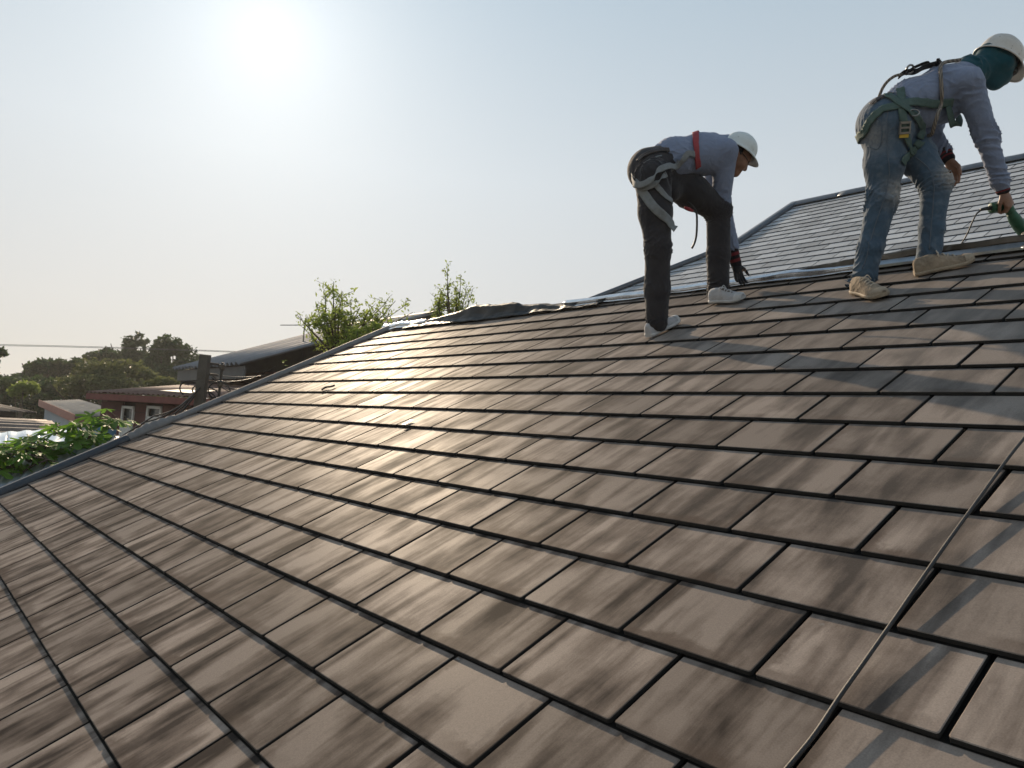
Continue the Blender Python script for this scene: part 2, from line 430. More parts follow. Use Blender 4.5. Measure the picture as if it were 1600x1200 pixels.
# hipped end
dk.add([fr[0], fr[4], bk[4], bk[0]], [(0, 1, 2, 3)]); dk.add([fr[4], fr[3], bk[3], bk[4]], [(0, 1, 2, 3)])
far_roof = dk.build('roof', M_UNDER, house2); tag(far_roof, 'blue-grey tiled slope with dark metal caps')
tiled_slope(far_roof, O2, P2, EX2, range(V_B, 17), lambda r: verge2(r + .3), lambda r: 14.0 if r % 2 else 14.0, M_TILE2, .010, 0, '', 300, .013)
wl = MB(); wl.box((fr[0][0] + .7, fr[0][1] + .6, GZ), (fr[1][0] - .7, 2 * Rg[1] - fr[0][1] - .6, fr[0][2] - .1)); wl.build('wall', M_WALL, house2)
M_CAP = plain('cap_metal', (.085, .10, .12), .42, .3, var=.2, scale=3, bump=.15)
def cap_run(pts, prof, name, parent, n=24):
    """a bent-sheet cap swept along a polyline; prof is a list of (side, up)"""
    P = spline(pts, n) if len(pts) > 2 else np.linspace(pts[0], pts[1], n)
    T = P[-1] - P[0]; T /= np.linalg.norm(T); S = np.cross(T, [0, 0, 1.0]); S /= np.linalg.norm(S); U = np.cross(S, T)
    G = np.array([[p + S * a + U * b for a, b in prof] for p in P]); G += vnoise(G * 6)[..., None] * .004
    o = MB().grid(G).build(name, M_CAP, parent, True); mod = o.modifiers.new('thick', 'SOLIDIFY'); mod.thickness = .006
    return o
# ridge cap in overlapping lengths, verge caps down the gable end
xs = np.arange(verge2(TOP2) - .15, 14, 2.6)
for i, x in enumerate(xs):
    a, b = roof2(x, TOP2, .02 + .006 * (i % 2)), roof2(min(x + 2.72, 14), TOP2, .02 + .006 * (i % 2))
    cap_run([a, b], [(.155, -.098), (.13, -.06), (.07, -.002), (.035, .03), (-.035, .03), (-.07, -.002), (-.13, -.07), (-.15, -.095)], 'ridge_cap', house2, 10)
for v0, v1 in ((7.4, TOP2 - .1), (-6.5, 7.7)):
    a, b = roof2(verge2(v0), v0, .03), roof2(verge2(v1), v1, .03)
    cap_run([a, b], [(.075, -.05), (.07, .012), (.055, .03), (-.055, .034), (-.075, .012), (-.08, -.10)], 'verge_cap', house2, 12)

# ================================================================== RIDGE: flashing sheets on the near roof
M_FOIL = NT('aluminium_foil'); co = M_FOIL.coord('Object'); nn = M_FOIL.noise(co, 9, 4, .55, .4); n2 = M_FOIL.noise(co, 45, 3)
M_FOIL.set(Base_Color=M_FOIL.ramp(nn, [(.3, (.55, .55, .56)), (.7, (.78, .78, .79))]), Metallic=.95, Roughness=M_FOIL.ramp(n2, [(.3, .10), (.7, .22)])); M_FOIL.bump(nn, .25, .012); M_FOIL = M_FOIL.m
M_BIT = NT('bitumen_sheet'); co = M_BIT.coord('Object'); nn = M_BIT.noise(co, 7, 4, .6, .5); n2 = M_BIT.noise(co, 60, 3)
M_BIT.set(Base_Color=M_BIT.ramp(nn, [(.35, (.008, .008, .0075)), (.6, (.017, .0165, .015)), (.8, (.05, .047, .043))]), Roughness=M_BIT.ramp(nn, [(.3, .35), (.7, .6)]), Specular_IOR_Level=.35); M_BIT.bump(nn, .5, .01); M_BIT = M_BIT.m
M_BRN = NT('foil_brown_side'); co = M_BRN.coord('Object'); nn = M_BRN.noise(co, 6, 4, .6, .6); n2 = M_BRN.noise(co, 50, 3)
M_BRN.set(Base_Color=M_BRN.ramp(nn, [(.35, (.055, .045, .036)), (.6, (.12, .10, .078)), (.75, (.30, .29, .28))]), Roughness=.38, Metallic=.55); M_BRN.bump(n2, .3, .004); M_BRN = M_BRN.m

def ridge_sheet(name, u0, u1, n, prof, mat, label, cat, seed, amp=.006, group=None):
    """prof(u) -> list of (v, h) from the front edge over the ridge to the back"""
    G = []
    for u in np.linspace(u0, u1, n):
        G.append([roof(u, v, h) if v <= RIDGE_V else roof(u, RIDGE_V, h) + np.array([0, (v - RIDGE_V) * EXP * cS, -(v - RIDGE_V) * EXP * sS]) for v, h in prof(u)])
    G = np.array(G); G[..., 2] += vnoise(G * 7 + seed) * amp + vnoise(G * 22 + seed) * amp * .4
    o = MB().grid(G).build(name, mat, None, True); mod = o.modifiers.new('thick', 'SOLIDIFY'); mod.thickness = .003
    # put the origin at the sheet itself
    c = G.reshape(-1, 3).mean(0); me = o.data; me.transform(Matrix.Translation(-Vector(c))); o.location = Vector(c)
    tag(o, label, cat, group); return o
def dense(pts, k=5):
    P = np.array(pts, float); out = []
    for a, b in zip(P[:-1], P[1:]):
        for t in np.linspace(0, 1, k, endpoint=False): out.append(a + (b - a) * t)
    out.append(P[-1]); return out
LX = [560, 640, 665, 700, 742, 768, 812, 822, 860, 900, 960, 1000]; LH = [.016, .022, .034, .070, .120, .118, .106, .070, .044, .030, .018, .016]
LU = [on_plane(x, 515 - (x - 600) * .125, RN, RN * 0)[0] / W for x in LX]
def lump(u):
    h = float(np.interp(u, LU, LH)); k = min(1, h / .15); w = .05 * math.sin(u * 7.1) * k
    return dense([(RIDGE_V - .50 - .12 * k, .012), (RIDGE_V - .42, .018 + .01 * k), (RIDGE_V - .30 + w, h * .45), (RIDGE_V - .16, h * .97), (RIDGE_V - .02, h), (RIDGE_V + .25, h * .93), (RIDGE_V + .8, h * .5), (RIDGE_V + 1.3, .02)])
ridge_sheet('bitumen_sheet', -15.9, -7.9, 130, lump, M_BIT, 'crumpled black bitumen sheet humped up on the ridge left of the workers', 'roofing sheet', 2, .016)
def low(h0, front):
    def f(u):
        k = .5 + .5 * math.sin(u * 2.3) * math.cos(u * 1.1 + 1)
        return dense([(RIDGE_V - front - .12 * k, .012), (RIDGE_V - front * .6, .016 + .01 * k), (RIDGE_V - .15, .03 + h0 * k * .6), (RIDGE_V, .032 + h0 * (.5 + .5 * k)), (RIDGE_V + .3, .035 + h0 * .5), (RIDGE_V + 1.1, .012)])
    return f
ridge_sheet('foil_flashing', -17.45, -15.0, 46, low(.035, .28), M_FOIL, 'wrinkled silver foil flashing at the left end of the ridge', 'flashing', 5, .010)
ridge_sheet('foil_flashing', -9.2, -2.35, 110, low(.022, .20), M_FOIL, 'bright silver foil flashing laid along the ridge behind the stooping worker in black trousers', 'flashing', 8, .0045)
ridge_sheet('ridge_membrane', -3.6, 3.4, 130, lambda u: dense([(RIDGE_V - .05, .046), (RIDGE_V + .02, .05 + .035 * min(1, (u + 3.6) / 1.2)), (RIDGE_V + .12, .055 + (.045 + .012 * math.sin(u * 3)) * min(1, (u + 3.6) / 1.2)), (RIDGE_V + .5, .05 + .03 * min(1, (u + 3.6) / 1.2)), (RIDGE_V + 1.2, .015)]), M_BRN, 'grey-brown ridge membrane behind the feet of the worker in jeans', 'flashing', 12, .010)
# long metal strip screwed along the ridge under the membrane
M_STRIP = plain('galvanised', (.42, .45, .47), .32, .8, var=.2, scale=12, bump=.2)
st = MB()
G = np.array([[roof(u, v, h) for v, h in ((RIDGE_V - .22, .014), (RIDGE_V - .21, .028), (RIDGE_V - .16, .034), (RIDGE_V - .06, .044))] for u in np.linspace(-2.4, 3.4, 60)]); G += vnoise(G * 15)[..., None] * .002
o = MB().grid(G).build('metal_strip', M_STRIP); mod = o.modifiers.new('thick', 'SOLIDIFY'); mod.thickness = .003
c = G.reshape(-1, 3).mean(0); o.data.transform(Matrix.Translation(-Vector(c))); o.location = Vector(c)
tag(o, 'thin galvanised metal strip along the ridge at the feet of the worker in jeans', 'metal strip')

# ================================================================== cable across the near tiles
M_CABLE = plain('cable_sheath', (.024, .021, .019), .55, 0, var=.35, scale=30, bump=.2)
cp = [(1218, 1215), (1234, 1195), (1273, 1147), (1313, 1087), (1355, 1028), (1397, 968), (1434, 914), (1470, 862), (1508, 809), (1546, 756), (1572, 720), (1600, 685), (1640, 640)]
ch = [.018] * 13
cpt = [on_roof(x, y, h) for (x, y), h in zip(cp, ch)]
cpt = [roof(1.40, -8.4, .018), roof(1.44, -6, .018), roof(1.47, -4, .018), roof(1.49, -2.2, .018)] + cpt + [roof(1.55, 7.5, .02), roof(1.9, 9.5, .018), roof(2.8, 11.5, .018), roof(4.4, 12.8, .02)]
cb = MB().tube(spline(cpt, 260), .0046, 10); o = cb.build('cable', M_CABLE, None, True)
c = roof(1.5, 3, .02); o.data.transform(Matrix.Translation(-Vector(c))); o.location = Vector(c); tag(o, 'thin brown cable lying up the right side of the roof', 'cable')

# ================================================================== litter on the tiles
M_BLACK = plain('black_rubber', (.012, .012, .012), .5, bump=0)
tw = [on_roof(x, y, h) for x, y, h in ((503, 609, .010), (506, 606.5, .014), (511, 604.5, .016), (517, 604, .016), (523, 602, .014))]
o = MB().tube(spline(tw, 16), .009, 6).build('hook', M_BLACK, None, True); c = tw[0]; o.data.transform(Matrix.Translation(-Vector(c))); o.location = Vector(c)
tag(o, 'small bent black hook lying on the tiles left of centre', 'hook')
pc = on_roof(637, 659.5, .010); q = MB(); ax = np.array([0, cS, sS]);
q.add([pc + [-.02, 0, 0] - ax * .035, pc + [.02, 0, 0] - ax * .035, pc + [.02, 0, 0] + ax * .035, pc + [-.02, 0, 0] + ax * .035], [(0, 1, 2, 3)])
o = q.build('paper_scrap', plain('scrap_white', (.75, .72, .68), .5, bump=0)); mod = o.modifiers.new('t', 'SOLIDIFY'); mod.thickness = .003
o.data.transform(Matrix.Translation(-Vector(pc))); o.location = Vector(pc); tag(o, 'small white scrap lying on the sunlit tiles', 'scrap')
# ================================================================== PEOPLE: bodies as smooth implicit surfaces
def nrm(v): v = np.asarray(v, float); return v / (np.linalg.norm(v) + 1e-12)

class Sdf:
    """smooth union of tapered capsules; every part may be flattened along one axis and carry cloth folds"""
    def __init__(s): s.parts = []; s.cuts = []; s.lo = np.full(3, 1e9); s.hi = -s.lo
    def cone(s, a, b, ra, rb, k=.03, flat=None, fs=1.0, fold=None):
        a, b = np.asarray(a, float), np.asarray(b, float)
        s.parts.append((a, b, ra, rb, k, None if flat is None else nrm(flat), fs, fold)); R = max(ra, rb) * max(1, fs) + .03
        s.lo = np.minimum(s.lo, np.minimum(a, b) - R); s.hi = np.maximum(s.hi, np.maximum(a, b) + R); return s
    def chain(s, pts, rs, k=.03, **kw):
        for i in range(len(pts) - 1): s.cone(pts[i], pts[i + 1], rs[i], rs[i + 1], k, **kw)
        return s
    def ball(s, c, r, k=.03, flat=None, fs=1.0): return s.cone(c, np.asarray(c, float) + 1e-5, r, r, k, flat, fs)
    def cut(s, p, n): s.cuts.append((np.asarray(p, float), nrm(n))); return s          # removes the side n points to
    def __call__(s, P, cull=False):
        d = None
        if cull:
            D_ = np.full(len(P), .5)
            for part in s.parts:
                a, b, ra, rb, k, fl, fs, fold = part; R = max(ra, rb) * max(1, fs) + .11
                m0 = np.flatnonzero(np.all((P > np.minimum(a, b) - R) & (P < np.maximum(a, b) + R), axis=1))
                if len(m0) == 0: continue
                di = s.one(P[m0], part); dd = D_[m0]; m_ = np.maximum(k - np.abs(dd - di), 0) / k; D_[m0] = np.minimum(dd, di) - m_ * m_ * k * .25
            for p, n in s.cuts: D_ = np.maximum(D_, (P - p) @ n)
            return D_
        for part in s.parts:
            k = part[4]; di = s.one(P, part)
            if d is None: d = di
            else:
                m_ = np.maximum(k - np.abs(d - di), 0) / k; d = np.minimum(d, di) - m_ * m_ * k * .25
        for p, n in s.cuts: d = np.maximum(d, (P - p) @ n)
        return d
    def one(s, P, part):
            a, b, ra, rb, k, fl, fs, fold = part
            pa = P - a; ba = b - a; L2 = ba @ ba
            if fl is not None:
                t0 = pa @ fl; pa = pa - np.outer(t0 * (1 - 1 / fs), fl)
                q = ba @ fl; ba2 = ba - fl * q * (1 - 1 / fs)
            else: ba2 = ba
            h = np.clip((pa @ ba2) / (ba2 @ ba2 + 1e-12), 0, 1)
            r = ra + (rb - ra) * h
            if fold is not None and len(P) > 20:
                amp, lam, ph, w0, w1 = fold; L = math.sqrt(L2)
                wgt = w0 * np.exp(-(h / .28) ** 2) + w1 * np.exp(-((1 - h) / .28) ** 2) + .18
                nz = vnoise(P * 9 + ph); n3 = vnoise(P * 4 + ph * 3)
                ph_ = h * L / lam + .55 * nz + (P @ np.array([.9, -.5, .3])) * (6 + 5 * n3) + ph
                cr = 1 - np.abs(np.sin(math.pi * ph_)); c2_ = 1 - np.abs(np.sin(math.pi * (1.7 * ph_ + 2.1 * n3)))
                r = r + amp * wgt * (1.5 * cr ** 2 + .8 * c2_ ** 3 - .6) * (.55 + .75 * np.clip(n3 + .4, 0, 1))
            return np.linalg.norm(pa - h[:, None] * ba2, axis=1) - r
    def normal(s, P, e=.004):
        P = np.atleast_2d(P); g = np.stack([s(P + e * np.eye(3)[i]) - s(P - e * np.eye(3)[i]) for i in range(3)], 1)
        return g / (np.linalg.norm(g, axis=1)[:, None] + 1e-9)
    def mesh(s, vox, margin=.02):
        lo = s.lo - margin; n = np.ceil((s.hi + margin - lo) / vox / 8).astype(int) * 8; Bs = 8
        nb = n // Bs; bc = np.stack(np.meshgrid(*[np.arange(q) for q in nb], indexing='ij'), -1).reshape(-1, 3)
        ctr = lo + (bc * Bs + (Bs - 1) / 2) * vox; dB = s(ctr, True); act = np.abs(dB) < Bs * vox * .9 + .012
        D = np.repeat(np.repeat(np.repeat(np.where(dB > 0, 1.0, -1.0).reshape(nb), Bs, 0), Bs, 1), Bs, 2)
        o = np.stack(np.meshgrid(*[np.arange(Bs)] * 3, indexing='ij'), -1).reshape(-1, 3)
        I = (bc[act][:, None, :] * Bs + o[None]).reshape(-1, 3); D[I[:, 0], I[:, 1], I[:, 2]] = s(lo + I * vox, True)
        # surface nets
        S = D < 0; nx, ny, nz = D.shape
        cs = sum(S[dx:nx - 1 + dx, dy:ny - 1 + dy, dz:nz - 1 + dz].astype(np.int8) for dx in (0, 1) for dy in (0, 1) for dz in (0, 1))
        cell = np.argwhere((cs > 0) & (cs < 8)); idx = np.full((nx - 1, ny - 1, nz - 1), -1, np.int64); idx[cell[:, 0], cell[:, 1], cell[:, 2]] = np.arange(len(cell))
        acc = np.zeros((len(cell), 3)); cnt = np.zeros(len(cell)); co = [(x, y, z) for x in (0, 1) for y in (0, 1) for z in (0, 1)]
        for a in co:
            for ax in range(3):
                if a[ax]: continue
                b = list(a); b[ax] = 1
                da = D[cell[:, 0] + a[0], cell[:, 1] + a[1], cell[:, 2] + a[2]]; db = D[cell[:, 0] + b[0], cell[:, 1] + b[1], cell[:, 2] + b[2]]
                cr = (da < 0) != (db < 0); t = np.where(cr, da / np.where(cr, da - db, 1), 0)
                p = np.tile(np.array(a, float), (len(cell), 1)); p[:, ax] += t; acc[cr] += p[cr]; cnt[cr] += 1
        V = lo + (cell + acc / cnt[:, None]) * vox; Fc = []
        for ax in range(3):
            sl0 = [slice(None)] * 3; sl1 = [slice(None)] * 3; sl0[ax] = slice(0, -1); sl1[ax] = slice(1, None)
            A, Bq = S[tuple(sl0)], S[tuple(sl1)]; e = np.argwhere(A != Bq); u, v = (ax + 1) % 3, (ax + 2) % 3
            ok = (e[:, u] > 0) & (e[:, v] > 0) & (e[:, u] < D.shape[u] - 1) & (e[:, v] < D.shape[v] - 1); e = e[ok]; fl = A[e[:, 0], e[:, 1], e[:, 2]]
            q = []
            for du, dv in ((1, 1), (0, 1), (0, 0), (1, 0)):
                c = e.copy(); c[:, u] -= du; c[:, v] -= dv; q.append(idx[c[:, 0], c[:, 1], c[:, 2]])
            q = np.stack(q, 1); q[~fl] = q[~fl][:, ::-1]; Fc.append(q)
        return V, np.vstack(Fc)

def sdf_obj(name, sdf, vox, mat, parent, attrs=None, smooth_it=2):
    V, Fc = sdf.mesh(vox)
    # a little relaxation takes the voxel steps away
    A, Bq = np.vstack([Fc[:, [0, 1]], Fc[:, [1, 2]], Fc[:, [2, 3]], Fc[:, [3, 0]]]).T
    for _ in range(smooth_it):
        acc = np.zeros_like(V); c = np.zeros(len(V)); np.add.at(acc, A, V[Bq]); np.add.at(c, A, 1); np.add.at(acc, Bq, V[A]); np.add.at(c, Bq, 1)
        V = V * .45 + .55 * acc / np.maximum(c, 1)[:, None]
    at_ = {k: f(V) for k, f in (attrs or {}).items()}
    return mesh_obj(name, V, Fc, mat, parent, True, at_)

def hit(sdf, px, py, d0=3.0, d1=7.0):
    """first surface point seen through a pixel of the photograph"""
    dr = at(px, py, 1.0) - CAM; L = np.linalg.norm(dr); t = d0
    for _ in range(90):
        d = sdf((CAM + dr * t)[None])[0]
        if d < .0015: return CAM + dr * t
        t += max(d * .7, .001) / L
        if t > d1: break
    return None

def ribbon(sdf, P, width, off=.006, thick=.0025, n=40, conform=1.0, wdir=None, wn_=5):
    """webbing following P, pressed onto the implicit surface"""
    C = spline(P, n)
    if conform:
        for _ in range(3):
            d = sdf(C); N = sdf.normal(C); C = C - N * ((d - off) * conform)[:, None]
    N = sdf.normal(C); T = np.gradient(C, axis=0); T /= np.linalg.norm(T, axis=1)[:, None] + 1e-9
    if wdir is not None: Sd = np.tile(nrm(wdir), (n, 1)); Sd -= T * (Sd * T).sum(1)[:, None]
    else: Sd = np.cross(T, N)
    Sd /= np.linalg.norm(Sd, axis=1)[:, None] + 1e-9
    for _ in range(3): Sd[1:-1] = (Sd[:-2] + 2 * Sd[1:-1] + Sd[2:]) / 4
    G = np.array([C + Sd * (w * width) for w in np.linspace(-.5, .5, wn_)]).transpose(1, 0, 2)
    if conform:
        q = G.reshape(-1, 3); d = sdf(q); Nq = sdf.normal(q); q = q - Nq * ((np.minimum(d, off) - off) * .9)[:, None]; G = q.reshape(G.shape)
    return G

def ribbon_obj(name, G, mat, parent, thick=.003):
    o = MB().grid(G).build(name, mat, parent, True); m_ = o.modifiers.new('thick', 'SOLIDIFY'); m_.thickness = thick; m_.offset = 0
    return o

# ------------------------------------------------------------------ cloth and skin
def cloth(name, col, var=.18, weave=900, rough=.85, bump=.2, sheen=.15, dust=None):
    t = NT(name); co = t.coord('Object'); n1 = t.noise(co, 7, 5, .6, .3); n2 = t.noise(co, 60, 4, .6); wv = t.noise(co, weave, 2, .5)
    c = t.ramp(t.math('ADD', t.math('MULTIPLY', n1, .7), t.math('MULTIPLY', n2, .3)), [(.3, tuple(x * (1 - var) for x in col)), (.7, tuple(x * (1 + var) for x in col))])
    if dust: c = t.mix(t.ramp(t.noise(co, 16, 5, .65), [(.52, 0.0), (.72, .6)]), c, dust)
    w = t.n('Attribute'); w.attribute_name = 'wear'
    c = t.mix(t.math('MULTIPLY', w.outputs['Fac'], t.ramp(n2, [(.3, .35), (.6, 1.0)])), c, (.33, .31, .28))
    t.set(Base_Color=c, Roughness=rough, Specular_IOR_Level=.2, Sheen_Weight=sheen)
    wr = t.noise(co, 8, 2, .45, 1.2); wr2 = t.noise(t.coord('Object', (1, 1, .45)), 17, 2, .5, .9)
    ridge = t.math('SUBTRACT', 1.0, t.math('ABSOLUTE', t.math('MULTIPLY_ADD', wr, 4.0, -2.0)))
    hgt = t.math('ADD', t.math('MULTIPLY', ridge, 1.0), t.math('ADD', t.math('MULTIPLY', wr2, 1.2), t.math('ADD', t.math('MULTIPLY', n2, .35), t.math('MULTIPLY', wv, .06))))
    t.bump(hgt, bump, .018)
    return t.m
def skin(name, col):
    t = NT(name); co = t.coord('Object'); n1 = t.noise(co, 30, 4, .6)
    t.set(Base_Color=t.ramp(n1, [(.3, tuple(x * .8 for x in col)), (.7, tuple(x * 1.15 for x in col))]), Roughness=.5, Specular_IOR_Level=.35, Subsurface_Weight=.08, Subsurface_Scale=.01)
    t.b.inputs['Subsurface Radius'].default_value = (1, .4, .2); t.bump(t.noise(co, 220, 3), .15, .002); return t.m
M_SKIN = skin('skin', (.24, .125, .08))
M_SHIRT = cloth('shirt_grey_blue', (.195, .232, .325), .12, bump=.3)
M_JEAN = cloth('denim', (.060, .098, .142), .26, 700, dust=(.13, .165, .20))
M_SLACK = cloth('charcoal_trousers', (.031, .029, .032), .22)
M_BALA = cloth('balaclava_teal', (.012, .065, .085), .2)
M_VEST = cloth('vest', (.11, .115, .14), .2)
M_STRAPG = plain('webbing_green', (.075, .115, .100), .75, 0, .2, 40, .2, .25)
M_STRAPK = plain('webbing_grey', (.20, .21, .21), .75, 0, .2, 40, .2, .25)
M_STRAPR = plain('webbing_red', (.30, .05, .055), .75, 0, .2, 40, .2, .25)
M_STRAPB = plain('webbing_black', (.018, .018, .02), .7, 0, .2, 40, .2, .25)
M_STEEL = plain('buckle_steel', (.30, .29, .28), .3, .9, .2, 30, .1)
M_GLOVE = cloth('black_glove', (.016, .016, .019), .3)
M_HAIR = plain('black_hair', (.008, .007, .007), .5, bump=.3, scale=40)
M_YEL = plain('yellow_tab', (.55, .36, .03), .6, bump=0)
M_LEATHER = plain('belt_leather', (.05, .035, .025), .5, 0, .3, 20, .2)
M_GLASS = plain('eyewear', (.01, .01, .012), .15, bump=0)

def stripe_mat(name, base, line):
    t = NT(name); uv = t.n('UVMap'); uv.uv_map = 'UVMap'; sp = t.n('SeparateXYZ'); t.l(uv.outputs[0], sp.inputs[0])
    t.set(Base_Color=t.ramp(sp.outputs[0], [(0, base), (.32, base), (.36, line), (.44, line), (.48, base), (.58, base), (.62, line), (.70, line), (.74, base), (1, base)]), Roughness=.85, Specular_IOR_Level=.2)
    t.bump(t.noise(t.coord('Object'), 300, 2), .3, .003); return t.m
M_CUFF = stripe_mat('cuff_stripe', (.014, .012, .016), (.15, .02, .026))

def cuff(a, b, r0, r1, parent, name='cuff'):
    P = np.linspace(a, b, 10); n = len(P); mb = MB(); r = np.linspace(r0, r1, n); r[0] *= .8; r[-1] *= .8; r = r + .0012 * np.sin(np.arange(n) * 2.1); mb.tube(P, r, 18)
    uv = np.array([(i / (n - 1), k / 18) for i in range(n) for k in range(18)]); return mesh_obj(name, np.vstack(mb.v), mb.f, M_CUFF, parent, True, uv=uv)

def safety_helmet(parent, ctr, fwd, up, mat, inner, a=.142, b=.112, hgt=.135, peak=.055):
    """shell with a crown ridge, a turned rim all round and a peak at the front"""
    f = nrm(fwd); u = nrm(np.asarray(up) - f * (np.asarray(up) @ f)); l = np.cross(u, f); ctr = np.asarray(ctr, float)
    nt_, nr = 40, 14; G = []
    for i in range(nr + 1):
        row = []
        ph = (math.pi / 2) * i / nr
        for k in range(nt_):
            th = 2 * math.pi * k / nt_; c, s_ = math.cos(th), math.sin(th)
            rr = math.sin(ph) ** .92; z = hgt * math.cos(ph) ** .9
            rid = .006 * math.exp(-(s_ * rr * 1 / .16) ** 2) * (1 - i / nr) ** .5 + .004 * math.exp(-((abs(s_) * rr - .42) / .1) ** 2) * (1 - i / nr)
            row.append(ctr + f * (c * a * rr) + l * (s_ * b * rr) + u * (z + rid))
        G.append(row)
    # rim and peak
    for ext, dz in ((.006, -.010), (.016, -.016), (.020, -.022), (.016, -.026)):
        row = []
        for k in range(nt_):
            th = 2 * math.pi * k / nt_; c, s_ = math.cos(th), math.sin(th)
            pk = peak * max(0, c) ** 3 * (ext / .02); row.append(ctr + f * (c * (a + ext) + pk) + l * (s_ * (b + ext)) + u * (dz - .35 * pk))
        G.append(row)
    G = np.array(G); V = G.reshape(-1, 3); R = len(G)
    Fc = [(i * nt_ + k, (i + 1) * nt_ + k, (i + 1) * nt_ + (k + 1) % nt_, i * nt_ + (k + 1) % nt_) for i in range(R - 1) for k in range(nt_)]
    o = mesh_obj('helmet', V, Fc, mat, parent, True); m_ = o.modifiers.new('thick', 'SOLIDIFY'); m_.thickness = .003
    # suspension band inside
    Bn = [ctr + f * (math.cos(t) * (a - .022)) + l * (math.sin(t) * (b - .018)) - u * .012 for t in np.linspace(0, 2 * math.pi, 33)]
    Bt = [p + u * .035 for p in Bn]; bo = MB().grid(np.array([Bn, Bt])).build('head_band', inner, o, True); bo.modifiers.new('t', 'SOLIDIFY').thickness = .003
    return o, f, u, l

def helmet_mat(name, col, dirt):
    t = NT(name); co = t.coord('Object'); n1 = t.noise(co, 14, 5, .65); n2 = t.noise(co, 70, 3, .6); sp = t.n('TexVoronoi'); sp.inputs['Scale'].default_value = 38; t.l(co, sp.inputs['Vector'])
    c = t.mix(t.ramp(n1, [(.45, 0.0), (.7, .5)]), col, dirt); c = t.mix(t.ramp(sp.outputs['Distance'], [(.10, .75), (.16, 0.0)]), c, tuple(x * .55 for x in dirt))
    t.set(Base_Color=c, Roughness=t.ramp(n2, [(.3, .32), (.7, .5)])); return t.m
M_HELM_A = helmet_mat('helmet_white', (.66, .70, .68), (.42, .46, .43))
M_HELM_B = helmet_mat('helmet_white_worn', (.60, .57, .52), (.36, .31, .26))

M_TONGUE = plain('shoe_tongue', (.13, .115, .10), .9, 0, .3, 30, .2)
def sneaker(parent, heel, toe, up, side_w, mat_up, mat_sole, mat_lace, length=None, height=.10, name='shoe'):
    """lace-up canvas shoe; heel and toe are points of the sole on the roof"""
    heel, toe = np.asarray(heel, float), np.asarray(toe, float); f = nrm(toe - heel); L = length or np.linalg.norm(toe - heel); u = nrm(np.asarray(up) - f * (np.asarray(up) @ f)); l = np.cross(u, f)
    X = [0, .02, .07, .16, .28, .42, .56, .70, .82, .92, .975, 1.0]
    Wd = [.55, .74, .84, .86, .80, .82, .96, 1.06, 1.02, .84, .58, .30]
    Ht = [.72, .86, .95, 1.0, 1.02, .96, .80, .64, .54, .47, .40, .30]
    ns = 18; G = []; Sg = []; st_ = .024
    for x, w, h in zip(X, Wd, Ht):
        row = []; w2 = side_w / 2 * w; hh = height * h
        bend = .012 * max(0, (x - .75) / .25) ** 2
        for k in range(ns + 1):
            th = math.pi * k / ns; c, s_ = math.cos(th), math.sin(th); row.append(heel + f * (x * L) + l * (w2 * np.sign(c) * abs(c) ** .75 * (1 - .22 * s_ ** 3)) + u * (st_ * .55 + bend + (hh - st_ * .5) * s_ ** .85))
        G.append(row)
        wS = w2 + .005; Sg.append([heel + f * ((x - .5) * 1.02 + .5) * L + l * (wS * q) + u * (bend + z) for q, z in ((-.82, .002), (-1, .006), (-1, st_ - .002), (-.93, st_), (.93, st_), (1, st_ - .002), (1, .006), (.82, .002), (-.82, .002))])
    G = np.array(G); G = G + (vnoise(G * 28))[..., None] * u * .004
    up_ = MB().grid(G); up_.add(list(G[0]), [tuple(range(ns, -1, -1))]); up_.add(list(G[-1]), [tuple(range(ns + 1))])
    o = up_.build(name, mat_up, parent, True)
    sl = MB().grid(np.array(Sg)); sl.add(list(Sg[0][:-1]), [tuple(range(8))]); sl.add(list(Sg[-1][:-1]), [tuple(range(7, -1, -1))]); sl.build('sole', mat_sole, o, True)
    # toe cap
    tc = []
    for x, w, h in ((.84, 1.0, .545), (.90, .90, .50), (.95, .74, .45), (.985, .5, .38), (1.005, .28, .30)):
        w2 = side_w / 2 * w + .002; hh = height * h + .003; bend = .012 * max(0, (x - .75) / .25) ** 2
        tc.append([heel + f * (x * L + .002) + l * (w2 * np.sign(math.cos(t)) * abs(math.cos(t)) ** .75) + u * (st_ * .55 + bend + (hh - st_ * .5) * math.sin(t) ** .85) for t in np.linspace(0, math.pi, 15)])
    MB().grid(np.array(tc)).build('toe_cap', mat_sole, o, True)
    # tongue and laces across the throat
    tg = np.array([[heel + f * (x * L) + l * (side_w * .15 * q_) + u * (height * np.interp(x, X, Ht) + .0025 - .006 * q_ * q_) for q_ in np.linspace(-1, 1, 5)] for x in np.linspace(.38, .74, 10)])
    MB().grid(tg).build('tongue', M_TONGUE, o, True)
    for i, x in enumerate((.44, .52, .60, .68)):
        hh = height * np.interp(x, X, Ht) + .004; w2 = side_w * .20
        pts = [heel + f * ((x + .018 * (-1) ** i * q) * L) + l * (w2 * q) + u * (hh - .010 * abs(q) ** 2 + .002) for q in np.linspace(-1, 1, 7)]
        MB().tube(np.array(pts), .0035, 6).build('lace', mat_lace, o, True)
    bw = [heel + f * (.43 * L) + l * q * .03 + u * (height * .98 + .006 + z) for q, z in ((-1.1, -.02), (-.7, .004), (0, 0), (.7, .006), (1.2, -.022))]
    MB().tube(spline(bw, 16), .003, 6).build('lace', mat_lace, o, True)
    return o

